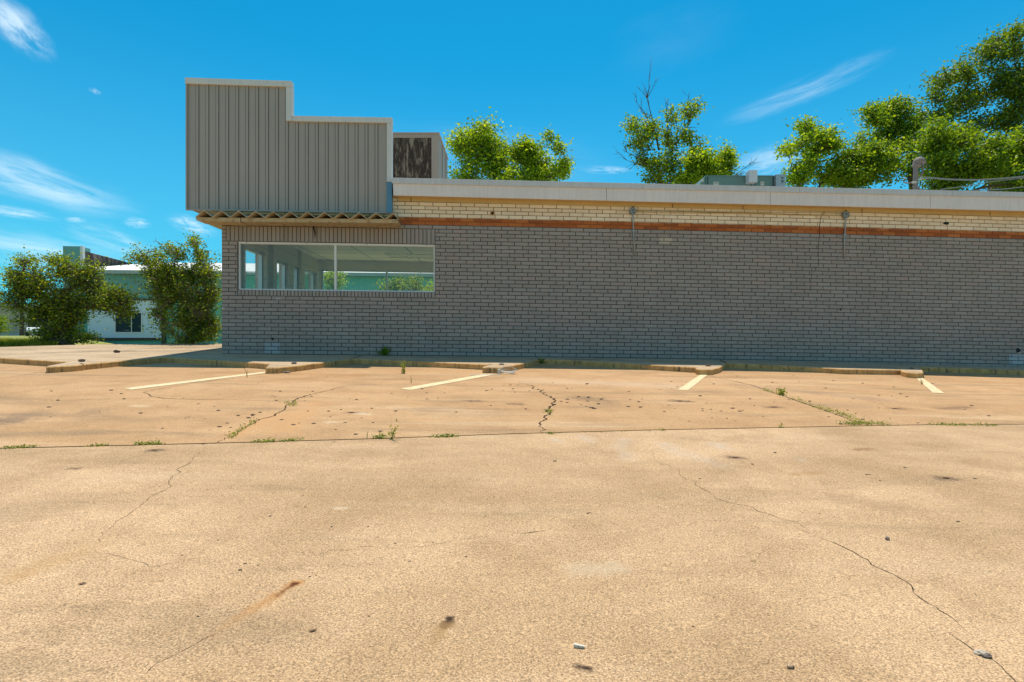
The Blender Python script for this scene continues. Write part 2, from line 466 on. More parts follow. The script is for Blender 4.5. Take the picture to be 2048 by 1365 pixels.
# ---- parking slabs, split along the transverse joint
SEAM = [lot(*p) for p in ((0, 897), (260, 891), (500, 885), (760, 877.5), (1024, 868), (1300, 860.5), (1700, 852.5), (2048, 849))]
sx = [p.x for p in SEAM]; sy_ = [p.y for p in SEAM]
def seam_y(x):
    if x < sx[0]: return sy_[0]+(x-sx[0])*.18
    if x > sx[-1]: return sy_[-1]+(x-sx[-1])*.06
    return float(np.interp(x, sx, sy_))
def slab(name, mat, t_rows, yfun):
    xs = sorted(set([round(float(v), 4) for v in np.arange(-26, 26.1, .4)]+[v for v in ZBX if abs(v) < 26]+sx)); vs, fs = [], []
    for t in t_rows:
        for x in xs:
            y = yfun(x, t); vs.append((x, y, zlot(x, y)))
    nx = len(xs)
    for j in range(len(t_rows)-1):
        for i in range(nx-1):
            a = j*nx+i; fs.append((a, a+1, a+nx+1, a+nx))
    mb = MB(); mb.add(vs, fs); o = mb.build(name, mat, recalc=False, smooth=True)
    return tag(o, kind='structure')
rows = list(np.linspace(0, 1, 26))
front = slab('driveway_slab', M['slab_front'], rows, lambda x, t: -6+(seam_y(x)-.011+6)*t)
rear = slab('parking_lot', M['slab_rear'], rows, lambda x, t: seam_y(x)+.011+(11.2-seam_y(x))*t)
mb = MB()
for i in range(60):
    x0, x1 = -24+i*.8, -24+(i+1)*.8
    pts = []
    for x, s in ((x0, -1), (x1, -1), (x1, 1), (x0, 1)):
        y = seam_y(x)+s*.05; pts.append((x, y, zlot(x, y)-.012))
    mb.quad(*pts)
mb.build('joint_filler', M['crack'], rear, recalc=False)

# ---- cracks: thin dark ribbons lying in the slabs
def ribbon(mb, pix, w, seed, dz=.004, surf=lot, taper=True, jit=.02, step=.022):
    rnd = random.Random(seed)
    P = [surf(*p) for p in pix]; pts = []
    for a, b_ in zip(P[:-1], P[1:]):
        n_ = max(2, int((b_-a).length/step))
        for k in range(n_):
            q = a.lerp(b_, k/n_)
            nn = mnoise.noise(Vector((q.x*6, q.y*6, seed)))*jit*1.2+mnoise.noise(Vector((q.x*22, q.y*22, seed+5)))*jit*.7+mnoise.noise(Vector((q.x*70, q.y*70, seed+2)))*jit*.35
            t = (b_-a).normalized(); side = Vector((-t.y, t.x, 0))
            pts.append(q+side*nn)
    pts.append(P[-1])
    vs, fs = [], []
    for i, q in enumerate(pts):
        t = (pts[min(i+1, len(pts)-1)]-pts[max(i-1, 0)]).normalized(); s = Vector((-t.y, t.x, 0))
        ww = w*(.35+1.1*rnd.random()*(.5+abs(mnoise.noise(Vector((q.x*3, q.y*3, seed+9))))))*.5
        if taper: ww *= min(1, .2+3*min(i, len(pts)-1-i)/len(pts))
        for sg in (-1, 1):
            r = q+s*ww*sg; vs.append((r.x, r.y, zlot(r.x, r.y)+.0012))
    for i in range(len(pts)-1): fs.append((2*i, 2*i+1, 2*i+3, 2*i+2))
    mb.add(vs, fs)
def crack(parent, pix, w, seed, jit=.025):
    mb = MB(); ribbon(mb, pix, w, seed, jit=jit); return mb.build('crack', M['crack'], parent, recalc=False)
crack(rear, [(430, 888), (462, 874), (505, 845), (560, 826), (572, 816), (590, 800), (620, 790), (685, 774), (725, 768)], .015, 1, .03)
crack(rear, [(578, 804), (470, 800), (380, 799), (330, 797), (298, 794), (290, 785), (330, 776), (420, 762), (540, 752)], .010, 2, .03)
crack(rear, [(0, 800), (120, 801), (290, 797)], .007, 3)
crack(rear, [(1078, 868), (1085, 850), (1098, 832), (1093, 822), (1108, 806), (1098, 794), (1072, 778), (1040, 764)], .022, 4, .05)
crack(rear, [(1418, 752), (1500, 770), (1560, 790), (1640, 818), (1690, 836), (1725, 851)], .022, 5, .01)
crack(rear, [(0, 757), (60, 749), (90, 743)], .012, 6, .006)
crack(rear, [(1700, 792), (1780, 812), (1900, 828), (2048, 832)], .005, 7)
crack(rear, [(860, 792), (1000, 791), (1110, 790)], .004, 8)
crack(front, [(420, 893), (370, 930), (330, 975), (240, 1040), (185, 1092)], .003, 9, .03)
crack(front, [(185, 1098), (240, 1112), (320, 1130), (420, 1115)], .0015, 10, .03)
crack(front, [(1305, 900), (1316, 922), (1365, 950), (1400, 977), (1455, 1005), (1550, 1033), (1620, 1066)], .0025, 11, .03)
crack(front, [(1600, 1058), (1650, 1080), (1705, 1104), (1740, 1130), (1790, 1150), (1815, 1170), (1822, 1185), (1870, 1214), (1905, 1240), (1945, 1272)], .0042, 12, .018)
crack(front, [(1890, 1265), (1945, 1300), (1985, 1322), (2048, 1385)], .0036, 13, .012)
crack(front, [(1440, 1005), (1590, 1045), (1640, 1068)], .0015, 14, .02)
crack(front, [(285, 1365), (320, 1330), (420, 1270), (440, 1262)], .0015, 15, .02)
crack(front, [(520, 1100), (620, 1115), (720, 1098), (880, 1090), (990, 1070)], .0012, 16, .03)
crack(front, [(1040, 1068), (1090, 1063)], .004, 17, .01)

# ---- parking stripes
def stripe(pix):
    mb = MB(); P = [lot(*p) for p in pix]
    n_ = 14
    for i in range(n_):
        q = []
        for t, (a, b_) in ((i/n_, (0, 3)), ((i+1)/n_, (0, 3)), ((i+1)/n_, (1, 2)), (i/n_, (1, 2))):
            r = P[a].lerp(P[b_], t); q.append((r.x, r.y, zlot(r.x, r.y)+.004))
        mb.quad(*q)
    mb.build('painted_line', M['line'], rear, recalc=False)
stripe([(536, 743.5), (545, 745.5), (263, 780.5), (247, 777.5)])
stripe([(968, 749), (985, 751), (822, 781), (801, 778.5)])
stripe([(1404, 748), (1417, 749), (1377, 781), (1355, 780.5)])
stripe([(1826, 752), (1840, 753), (1889, 787.5), (1866, 786.5)])

# ---- raised walkway with sawtooth kerb
KP = [(-420, 697), (0, 716), (138, 724.3),
      (92, 732.5), (94, 734), (150, 731), (180, 727.5), (240, 722), (331, 714.6),
      (520, 726.5), (540, 728.5), (531, 734), (534, 735.6), (556, 735.2), (585, 732.6), (612, 729.3), (706, 717.6),
      (839, 723.3), (967, 729.2), (985, 729.5), (965, 733.5), (966, 735), (1000, 735.3), (1022, 731.5), (1060, 724.5), (1080, 718.4),
      (1200, 724), (1392, 735.2), (1391, 737.5), (1398, 739), (1424, 739.3), (1440, 735), (1452, 726.6),
      (1600, 733.2), (1690, 738.6), (1801, 740), (1803, 742.3), (1815, 745), (1835, 746.5), (1847, 745.5), (1846, 741), (1839, 734.5),
      (1940, 737.5), (2048, 741.5), (2700, 775)]
def build_walk():
    top = [hit(*p) for p in KP]
    far = [Vector((17, Dw(17)+3, 0)), Vector((-4.9, 10.6, 0)), Vector((-4.95, 15.9, 0)), Vector((-5.8, 15.9, 0))]
    edge = [hit(px, py) for px, py in ((440, 688.2), (330, 688.0), (200, 689.0), (60, 692.5), (0, 694.5), (-420, 706))]
    outline = top+[f for f in far]+edge
    # dense front edge
    pts = []
    nk = len(top)
    inner = []
    for i in range(nk):
        t0 = (top[i]-top[max(i-1, 0)]); t1 = (top[min(i+1, nk-1)]-top[i])
        t0.z = t1.z = 0
        if t0.length < 1e-6: t0 = t1
        if t1.length < 1e-6: t1 = t0
        n0 = Vector((-t0.y, t0.x, 0)).normalized(); n1 = Vector((-t1.y, t1.x, 0)).normalized()
        nn = (n0+n1);
        nn = nn.normalized() if nn.length > .2 else n1
        k = .014/max(.35, nn.dot(n1))
        inner.append(top[i]+nn*k)
    poly = [Vector((p.x, p.y, 0)) for p in inner]+[Vector((p.x, p.y, 0)) for p in far]+[Vector((p.x, p.y, 0)) for p in edge]
    tris = tessellate_polygon([poly])
    mb = MB(); vs = []
    for p in poly:
        vs.append((p.x, p.y, zside(p.x, p.y)))
    # subdivide by bmesh afterwards for a smooth surface
    mb.add(vs, [tuple(t) for t in tris])
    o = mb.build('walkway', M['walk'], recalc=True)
    me = o.data
    bm = bmesh.new(); bm.from_mesh(me)
    for _ in range(3):
        long_e = [e for e in bm.edges if e.calc_length() > .8]
        bmesh.ops.subdivide_edges(bm, edges=long_e, cuts=1)
        bmesh.ops.triangulate(bm, faces=bm.faces[:])
    for v in bm.verts: v.co.z = zside(v.co.x, v.co.y)
    for f in bm.faces:
        f.normal_update()
        if f.normal.z < 0: f.normal_flip()
    bm.to_mesh(me); bm.free()
    tag(o, kind='structure')
    # kerb: chamfer and face
    kb = MB()
    for i in range(nk-1):
        nseg = max(1, int((top[i+1]-top[i]).length/.12))
        for k in range(nseg):
            ring = []
            for t in (k/nseg, (k+1)/nseg):
                a = inner[i].lerp(inner[i+1], t); b_ = top[i].lerp(top[i+1], t)
                jt = .005*mnoise.noise(Vector((b_.x*5, b_.y*5, 1)))
                ring.append([(a.x, a.y, zside(a.x, a.y)), (b_.x, b_.y, zside(b_.x, b_.y)-.013+jt), (b_.x, b_.y+jt, zside(b_.x, b_.y)-.05), (b_.x, b_.y, zside(b_.x, b_.y)-KERB-.06)])
            for j in range(3):
                kb.quad(ring[0][j], ring[0][j+1], ring[1][j+1], ring[1][j])
    kb.build('kerb', M['kerb'], o, smooth=False)
    # joints in the walkway
    jm = MB()
    def wj(pix, w):
        P = [hit(*p) for p in pix]
        for a, b_ in zip(P[:-1], P[1:]):
            t = (b_-a); t.z = 0; t.normalize(); s = Vector((-t.y, t.x, 0))*w*.5
            n_ = max(1, int((b_-a).length/.4))
            for k in range(n_):
                q = []
                for (tt, sg) in ((k/n_, -1), ((k+1)/n_, -1), ((k+1)/n_, 1), (k/n_, 1)):
                    r = a.lerp(b_, tt)+s*sg; q.append((r.x, r.y, zside(r.x, r.y)+.004))
                jm.quad(*q)
    wj([(706, 717.6), (722, 712)], .02); wj([(1080, 718.2), (1072, 715.8)], .02); wj([(331, 714.5), (430, 699)], .012)
    wj([(0, 711), (60, 708), (200, 703.6), (440, 700)], .012); wj([(0, 699), (200, 695), (440, 692.5)], .012); wj([(160, 727), (168, 729.5)], .012); wj([(1452, 726.6), (1440, 720.8)], .02)
    jm.build('joint', M['crack'], o, recalc=False)
    return o
walkway = build_walk()

# ------------------------------------------------------------------ the brick store
BASE = B(0, 0, 0)
store = thing('brick_store', 'long low painted brick store with stepped metal sign panel and side window', 'building', BASE)
CH = .0695; BL = .250
CRS = lambda k: k*CH
u_w0, w_s = wall(475, 579); u_w1, w_h = wall(870, 482.5)
us0, _ = wall(452, 466)
W_SILL = 1.150; W_HEAD = CRS(29)
UEND = 24.0
def brick_material(mortar=False):
    m, n, b = newmat('mortar joints' if mortar else 'painted brick')
    uv = n.node('ShaderNodeUVMap', uv_map='UVMap').outputs[0]
    u, w, _ = n.sep(uv)
    p = n.pos()
    wob = n.m('MULTIPLY', n.m('SUBTRACT', n.noise(p, 7, 5, .6), .5), .022)
    ww = n.m('ADD', w, wob)
    fine = n.noise(n.map(p, (1, 1, 3)), 40, 4, .65)
    blot = n.noise(p, 1.1, 5, .6)
    if mortar:
        grey, red, cream = (.070, .056, .046), (.36, .15, .06), (.20, .12, .06)
    else:
        tone = n.attr('tone')
        grey = n.ramp(tone, [(0, (.298, .252, .214)), (.5, (.322, .273, .233)), (.90, (.347, .296, .254)), (.95, (.348, .276, .236)), (1, (.358, .276, .235))])
        red = n.ramp(tone, [(0, (.30, .07, .010)), (.5, (.42, .105, .014)), (1, (.50, .15, .028))])
        cream = n.ramp(tone, [(0, (.80, .62, .42)), (1, (.91, .73, .52))])
    # painted zones
    c = n.mix(n.mr(ww, 2.366, 2.372), grey, red)
    c = n.mix(n.mr(ww, 2.490, 2.496), c, cream)
    if not mortar:
        def patch(u0, u1, w0, w1, col, st, soft=.02):
            a = n.m('MULTIPLY', n.mr(u, u0, u0+soft), n.mr(u, u1-soft, u1, 1, 0))
            d = n.m('MULTIPLY', n.mr(w, w0, w0+soft), n.mr(w, w1-soft, w1, 1, 0))
            return n.m('MULTIPLY', n.m('MULTIPLY', a, d), st), col
        def pb(px0, py0, px1, py1):
            a0 = wall(px0, py1); a1 = wall(px1, py0); return a0[0], a1[0], a0[1], a1[1]
        for box_, col, st in ((pb(1318, 474, 1345, 488), (.55, .46, .33), .75), (pb(528, 684, 560, 708), (.42, .45, .46), .6),
                              (pb(2018, 709, 2060, 730), (.46, .50, .52), .7), (pb(440, 614, 450, 620), (.6, .55, .48), .8),
                              (pb(1980, 560, 2010, 585), (.36, .34, .31), .4), (pb(550, 595, 562, 603), (.5, .46, .4), .5)):
            k, cc = patch(*box_, col, st)
            c = n.mix(k, c, cc)
        # scuffs and rain dirt
        c = n.vm('SCALE', c, None, n.m('ADD', .80, n.m('ADD', n.m('MULTIPLY', blot, .26), n.m('MULTIPLY', n.noise(n.map(p, (5, 5, .45)), 1.3, 5, .65), .16))))
        c = n.vm('SCALE', c, None, n.m('ADD', .90, n.m('MULTIPLY', fine, .2)))
        sc = n.noise(p, 4.5, 6, .7)
        c = n.mix(n.mr(sc, .70, .80, 0, .5), c, (.40, .37, .33))
        sp = n.mr(n.noise(p, 16, 3, .6), .74, .80, 0, .5)
        c = n.mix(sp, c, (.12, .10, .09))
        low = n.m('MULTIPLY', n.mr(w, -.32, .02, 1, 0), n.mr(n.noise(p, 9, 5, .7), .45, .6))
        c = n.mix(n.m('MULTIPLY', low, .8), c, (.06, .055, .05))
    n.put(b.inputs['Base Color'], c); b.inputs['Roughness'].default_value = .8 if mortar else .62
    b.inputs['Specular IOR Level'].default_value = .2 if mortar else .35
    if not mortar:
        n.put(b.inputs['Normal'], n.bump(n.m('ADD', fine, n.m('MULTIPLY', n.noise(p, 120, 3), .5)), .45, .006))
    return m
M['brick'] = brick_material(); M['mortar'] = brick_material(True)

def add_brick(mb, u0, u1, w0, w1, depth=.013, tone=None, rnd=random):
    j = .0055
    u0 += j; u1 -= j; w0 += j*.9; w1 -= j*.9
    if u1-u0 < .01 or w1-w0 < .01: return
    c = .0035
    dv = rnd.uniform(-.0012, .0012); tl = rnd.uniform(-.0012, .0012)
    e = lambda: rnd.uniform(-.001, .001)
    P = [(u0+c, dv+tl, w0+c+e()), (u1-c, dv-tl, w0+c+e()), (u1-c, dv-tl, w1-c+e()), (u0+c, dv+tl, w1-c+e()),
         (u0, dv+.003, w0), (u1, dv+.003, w0), (u1, dv+.003, w1), (u0, dv+.003, w1),
         (u0, depth, w0), (u1, depth, w0), (u1, depth, w1), (u0, depth, w1)]
    fs = [(0, 1, 2, 3)]
    for k in range(4):
        k2 = (k+1) % 4
        fs.append((4+k, 4+k2, k2, k)); fs.append((8+k, 8+k2, 4+k2, 4+k))
    mb.add([B(*q) for q in P], fs, [(q[0], q[2]) for q in P], tone=rnd.random() if tone is None else tone)

def clip(u0, u1, regs):
    segs = [(u0, u1)]
    for (a, b_) in regs:
        out = []
        for (s, e) in segs:
            if b_ <= s or a >= e: out.append((s, e)); continue
            if s < a: out.append((s, a))
            if e > b_: out.append((b_, e))
        segs = out
    return [s for s in segs if s[1]-s[0] > .02]

bw = MB(); rb = random.Random(3)
for k in range(-8, 42):
    w0, w1 = CRS(k), CRS(k+1)
    regs = []
    if 15 <= k < 29: regs.append((u_w0, u_w1))
    if 29 <= k < 33: regs.append((us0, u_w1))
    off = (0 if k % 2 else BL*.5)+rb.uniform(-.008, .008)
    u = -off if k % 2 == 0 else 0
    u = -BL*.5 if k % 2 == 0 else 0.0
    x = u+rb.uniform(-.006, .006)
    while x < UEND:
        L = BL+rb.uniform(-.003, .003)
        if rb.random() < .004: L *= .86
        a, b_ = max(x, 0), min(x+L, UEND)
        for s, e in clip(a, b_, regs): add_brick(bw, s, e, w0, w1, rnd=rb)
        x += L
# soldier course over the window, rowlock sill under it
ns = int(round((u_w1-us0)/.0735)); du = (u_w1-us0)/ns
for i in range(ns): add_brick(bw, us0+i*du, us0+(i+1)*du, CRS(29), CRS(33), rnd=rb)
ns = int(round((u_w1-u_w0)/.0625)); du = (u_w1-u_w0)/ns
for i in range(ns): add_brick(bw, u_w0+i*du, u_w0+(i+1)*du, CRS(15), W_SILL, rnd=rb)
wall_o = bw.build('brick_wall', M['brick'], store, recalc=False)

mo = MB()
def mort_rect(u0, u1, w0, w1, v=.012):
    n_ = max(1, int((u1-u0)/.5))
    for i in range(n_):
        a, b_ = u0+(u1-u0)*i/n_, u0+(u1-u0)*(i+1)/n_
        q = [(a, v, w0), (b_, v, w0), (b_, v, w1), (a, v, w1)]
        mo.add([B(*p) for p in q], [(0, 1, 2, 3)], [(p[0], p[2]) for p in q])
mort_rect(0.003, u_w0, -.6, 2.86); mort_rect(u_w1, UEND, -.9, 2.86); mort_rect(u_w0, u_w1, -.6, W_SILL-.004); mort_rect(u_w0, u_w1, W_HEAD, 2.86)
mo.build('mortar_bed', M['mortar'], wall_o, recalc=False)

M['reveal'] = plain('painted reveal', (.24, .21, .185), .7)
M['plaster'] = plain('cream interior wall', (.76, .70, .55), .7, var=.06)
M['ceil'] = None
def ceiling_mat():
    m, n, b = newmat('ceiling tiles'); p = n.pos()
    bt = n.node('ShaderNodeTexBrick'); bt.offset = 0
    n.put(bt.inputs['Vector'], p); bt.inputs['Scale'].default_value = 1; bt.inputs['Brick Width'].default_value = 1.22; bt.inputs['Row Height'].default_value = .61
    bt.inputs['Mortar Size'].default_value = .012; bt.inputs['Color1'].default_value = (.88, .84, .72, 1); bt.inputs['Color2'].default_value = (.83, .79, .67, 1); bt.inputs['Mortar'].default_value = (.30, .29, .26, 1)
    c = n.mix(n.mr(n.noise(p, .9, 4), .62, .7, 0, .5), bt.outputs[0], (.42, .36, .26))
    n.put(b.inputs['Base Color'], c); b.inputs['Roughness'].default_value = .9; return m
M['ceil'] = ceiling_mat()
M['dark'] = plain('dark void', (.02, .02, .022), .9, bump=0)
M['floor'] = plain('vinyl floor', (.60, .55, .46), .5, var=.12)
M['whiteframe'] = plain('white window frame', (.72, .70, .66), .45, var=.08, bump=.03)
M['alu'] = plain('aluminium frame', (.58, .60, .60), .4, .6, var=.06, bump=.03)
def glass(name, tint=(.975, .99, .985), refl=1.0):
    m = bpy.data.materials.new(name); m.use_nodes = True; t = m.node_tree; t.nodes.clear(); n = NT(t)
    lw = n.node('ShaderNodeLayerWeight'); lw.inputs[0].default_value = .5
    fz = n.m('ADD', .03, n.m('MULTIPLY', n.m('POWER', lw.outputs['Facing'], 4.5), .85))
    tr = n.node('ShaderNodeBsdfTransparent'); tr.inputs[0].default_value = (*tint, 1)
    gl = n.node('ShaderNodeBsdfGlossy'); gl.inputs['Roughness'].default_value = .012
    df = n.node('ShaderNodeBsdfDiffuse'); df.inputs[0].default_value = (.55, .56, .55, 1)
    p = n.pos()
    n.put(gl.inputs['Normal'], n.bump(n.noise(p, 2.2, 2), .05, .02))
    ms = n.node('ShaderNodeMixShader'); n.put(ms.inputs[0], n.m('MULTIPLY', fz, refl)); t.links.new(tr.outputs[0], ms.inputs[1]); t.links.new(gl.outputs[0], ms.inputs[2])
    m2 = n.node('ShaderNodeMixShader'); n.put(m2.inputs[0], n.mr(n.noise(p, 3, 5), .35, .8, .008, .04)); t.links.new(ms.outputs[0], m2.inputs[1]); t.links.new(df.outputs[0], m2.inputs[2])
    out = n.node('ShaderNodeOutputMaterial'); t.links.new(m2.outputs[0], out.inputs[0]); return m
M['glass'] = glass('window glass')

# window reveal, frame, mullion, panes
mb = MB()
rv_ = .14
mb.add([B(u_w0, .004, W_SILL), B(u_w0, rv_+.12, W_SILL), B(u_w0, rv_+.12, W_HEAD), B(u_w0, .004, W_HEAD)], [(0, 1, 2, 3)])
mb.add([B(u_w1, .004, W_SILL), B(u_w1, rv_+.12, W_SILL), B(u_w1, rv_+.12, W_HEAD), B(u_w1, .004, W_HEAD)], [(0, 1, 2, 3)])
mb.add([B(u_w0, .004, W_HEAD), B(u_w1, .004, W_HEAD), B(u_w1, rv_+.12, W_HEAD), B(u_w0, rv_+.12, W_HEAD)], [(0, 1, 2, 3)])
mb.add([B(u_w0, .004, W_SILL-.003), B(u_w1, .004, W_SILL-.003), B(u_w1, rv_+.12, W_SILL-.003), B(u_w0, rv_+.12, W_SILL-.003)], [(0, 1, 2, 3)])
mb.build('window_reveal', M['reveal'], wall_o)
win = MB(); FV0, FV1 = .035, .085
um, _ = wall(671.5, 535, .06)
fb = [(u_w0+.004, u_w1-.004, W_HEAD-.040, W_HEAD-.003), (u_w0+.004, u_w1-.004, W_SILL, W_SILL+.022),
      (u_w0+.004, u_w0+.030, W_SILL+.022, W_HEAD-.040), (u_w1-.028, u_w1-.004, W_SILL+.022, W_HEAD-.040)]
for (a, b_, c, d) in fb: win.box(a, b_, FV0, FV1, c, d, B)
win.box(u_w0+.004, u_w1-.004, FV0-.016, FV0-.001, W_HEAD-.030, W_HEAD-.004, B)
wf = win.build('window_frame', M['whiteframe'], store)
mm = MB(); mm.box(um-.02, um+.02, FV0-.004, FV1, W_SILL+.022, W_HEAD-.040, B); mm.build('mullion', M['whiteframe'], wf)
for a, b_ in ((u_w0+.030, um-.02), (um+.02, u_w1-.028)):
    g = MB(); g.box(a, b_, .058, .062, W_SILL+.022, W_HEAD-.040, B); g.build('glass_pane', M['glass'], wf)
bl = MB()
for k in range(4):
    a = u_w0+.15+k*(u_w1-u_w0-.3)/3
    bl.box(a-.006, a+.006, FV0-.02, FV0-.016, W_HEAD-.022, W_HEAD-.012, B)
split_build(bl, 'frame_bolt', M['dark'], wf)

# the room behind the window -------------------------------------------------
VT = .26          # thickness of the brick wall
VB = 5.05         # room depth (inner face of the far wall)
WC = 2.40         # dropped ceiling
UP = 9.5          # partition
FL = 0.02
inn = MB()
inn.box(.0, u_w0, .02, VT, -.5, 2.9, B); inn.box(u_w1, UP+.2, .02, VT, -.5, 2.9, B)
inn.box(u_w0, u_w1, .02, VT, -.5, W_SILL-.006, B); inn.box(u_w0, u_w1, .02, VT, W_HEAD+.004, 2.9, B)
inn.box(UP+.2, UEND, .02, VT, -.9, 2.9, B)
inn.box(UP, UP+.15, VT, VB+3, -.5, WC, B)
inn.build('inner_wall', M['plaster'], store)
fl = MB(); fl.box(.0, UEND, VT, VB+.2, -.6, FL, Bc); fl.build('floor', M['floor'], store)
ce = MB(); ce.box(.25, UP, VT, VB, WC, WC+.02, B); ceil_o = ce.build('ceiling', M['ceil'], store)
dk = MB()
for (uu, vv, lu, lv) in ((1.0, .9, 1.0, .5), (3.4, 3.2, 1.2, .26), (5.2, 1.5, 1.2, .5)):
    dk.box(uu, uu+lu, vv, vv+lv, WC-.004, WC-.001, B)
split_build(dk, 'missing_tile', M['dark'], ceil_o)
M['louvre'] = plain('light louvre', (.75, .75, .72), .3, .5, bump=0)
for (uu, vv) in ((3.9, 2.2), (5.35, 2.75), (2.2, 3.7)):
    lt = MB()
    lt.box(uu, uu+1.2, vv, vv+.03, WC-.03, WC-.0005, B); lt.box(uu, uu+1.2, vv+.57, vv+.6, WC-.03, WC-.0005, B)
    for k in range(9): lt.box(uu+.02+k*.14, uu+.05+k*.14, vv+.03, vv+.57, WC-.03, WC-.005, B)
    lt.build('ceiling_light', M['louvre'], ceil_o)
ca = MB()
for (uu, vv) in ((2.6, 1.9), (4.4, 2.9)):
    ca.tube([B(uu, vv, WC-.01), B(uu+.3, vv+.3, WC-.05), B(uu+.7, vv+.4, WC-.02)], .01, 5)
split_build(ca, 'loose_cable', M['dark'], ceil_o)

# front facade (left end): piers, bulkhead, header, openings with frames and glass
M['brickplain'] = plain('painted brick pier', (.50, .46, .36), .7, var=.12, scale=5)
def pier_mat():
    m, n, b = newmat('cream painted brick'); p = n.pos()
    bt = n.node('ShaderNodeTexBrick')
    n.put(bt.inputs['Vector'], n.map(p, (1, 1, 1), rot=(PI/2, 0, PI/2))); bt.inputs['Scale'].default_value = 1
    bt.inputs['Brick Width'].default_value = .25; bt.inputs['Row Height'].default_value = .0695; bt.inputs['Mortar Size'].default_value = .006
    bt.inputs['Color1'].default_value = (.52, .48, .38, 1); bt.inputs['Color2'].default_value = (.56, .52, .42, 1); bt.inputs['Mortar'].default_value = (.34, .31, .25, 1)
    n.put(b.inputs['Base Color'], bt.outputs[0]); b.inputs['Roughness'].default_value = .7; return m
M['pier'] = pier_mat()
fa = MB()
FH = 2.02
opens = [(.42, 1.42, .62, FH), (1.98, 2.72, .03, FH-.03), (3.02, 3.52, .03, FH-.03), (3.82, 4.80, .62, FH)]
prev = .255
for (a, b_, s, h) in opens:
    fa.box(.02, .25, prev, a, -.5, FH, B)
    if s > .1: fa.box(.02, .25, a, b_, -.5, s, B)
    if h < FH: fa.box(.02, .25, a, b_, h, FH, B)
    prev = b_
fa.box(.02, .25, prev, VB, -.5, FH, B); fa.box(.02, .25, .255, VB, FH, 2.9, B)
fa_o = fa.build('front_wall', M['pier'], store)
for i, (a, b_, s, h) in enumerate(opens):
    fr = MB(); t = .05
    fr.box(.10, .17, a+.002, a+t, s+.002, h-.002, B); fr.box(.10, .17, b_-t, b_-.002, s+.002, h-.002, B)
    fr.box(.10, .17, a+t, b_-t, s+.002, s+t, B); fr.box(.10, .17, a+t, b_-t, h-t, h-.002, B)
    isdoor = s < .1
    fo = fr.build('door_frame' if isdoor else 'front_window_frame', M['alu'], fa_o)
    g = MB(); g.box(.130, .134, a+t, b_-t, s+t, h-t, B); g.build('glass_door' if isdoor else 'glass_pane', M['glass'], fa_o)
    if isdoor:
        hd = MB(); hd.tube([B(.19, b_-.1, .95), B(.21, b_-.1, 1.0), B(.21, b_-.1, 1.2), B(.19, b_-.1, 1.25)], .012, 6); hd.build('door_handle', M['dark'], fa_o)
        hd = MB(); hd.box(.135, .15, a+.10, a+.25, 1.28, 1.42, B); hd.build('door_sticker', M['dark'], fa_o)
# far (south) wall with its window band
fw = MB()
uA, _ = wall(641, 560, VB)
fw.box(.02, uA, VB, VB+.2, -.5, 2.9, B); fw.box(uA, 7.6, VB, VB+.2, 2.16, 2.9, B); fw.box(uA, 7.6, VB, VB+.2, -.5, .30, B); fw.box(7.6, UEND, VB, VB+.2, -.9, 2.9, B)
fw_o = fw.build('back_wall', M['plaster'], store)
fr = MB()
mu, _ = wall(773.5, 560, VB+.08)
for a in (uA+.004, mu-.02, mu+2.05, 7.55): fr.box(a, a+.045, VB+.06, VB+.12, .30, 2.16, B)
fr.box(uA+.05, 7.55, VB+.061, VB+.119, 2.11, 2.158, B); fr.box(uA+.05, 7.55, VB+.061, VB+.119, .302, .35, B)
fr.build('back_window_frame', M['alu'], fw_o)
g = MB(); g.box(uA+.05, 7.55, VB+.088, VB+.092, .35, 2.11, B); g.build('glass_pane', M['glass'], fw_o)

# roof, fascia, coping, soffit ------------------------------------------------
M['roof'] = plain('grey roof membrane', (.42, .40, .37), .9)
def bx(mbx, corners_px, v0, v1):
    pass
ro = MB(); ro.box(-.1, UEND, -.02, VB+.215, 2.99, 3.05, Bc); ro.build('roof', M['roof'], store)
M['fascia'] = plain('painted fascia metal', (.80, .69, .63), .5, var=.06, scale=2, streak=.10, bump=.05)
M['coping'] = plain('grey metal coping', (.63, .58, .55), .45, .1, var=.10, scale=3, streak=.12, bump=.05)
M['soffit'] = plain('ochre soffit board', (.60, .43, .20), .7, var=.16, scale=4)
VF = -.22
def line(pa, pb, v):            # height (straight building frame) along a trim line given by two pixels
    ua, wa = wall(*pa, v, True); ub, wb = wall(*pb, v, True)
    return lambda u: wa+(wb-wa)*(u-ua)/(ub-ua)
top_l = line((785, 355.5), (2048, 384.5), VF-.02); lip_l = line((785, 367), (2048, 395.5), VF-.02); bot_l = line((785, 391), (2048, 422.3), VF)
u_f0 = wall(786, 372, VF)[0]
def prism(mb, u0, u1, v0, v1, lo, hi):
    p = []
    for f in (lo, hi):
        for (u, v) in ((u0, v0), (u1, v0), (u1, v1), (u0, v1)):
            p.append(Bc(u, v, f(u)))
    mb.hexa(p)
jf = [u_f0]+[wall(x, 385, VF)[0] for x in (1213, 1541, 1861)]
step_ = jf[3]-jf[2]
while jf[-1] < UEND-step_: jf.append(jf[-1]+step_)
jf.append(UEND)
fm = MB()
for a, b_ in zip(jf[:-1], jf[1:]): prism(fm, a+.003, b_-.003, VF, VF+.03, bot_l, lambda u: lip_l(u)+.012)
fascia = split_build(fm, 'fascia', M['fascia'], store, bevel=.004)[0]
dkb = MB(); prism(dkb, u_f0+.01, UEND-.01, VF+.032, VF+.06, lambda u: bot_l(u)+.02, lip_l); dkb.build('fascia_backing', M['soffit'], store)
jc = [u_f0-.02]+[wall(x, 360, VF)[0] for x in (958, 1285, 1598)]
step_ = jc[3]-jc[2]
while jc[-1] < UEND-step_: jc.append(jc[-1]+step_)
jc.append(UEND)
cm = MB()
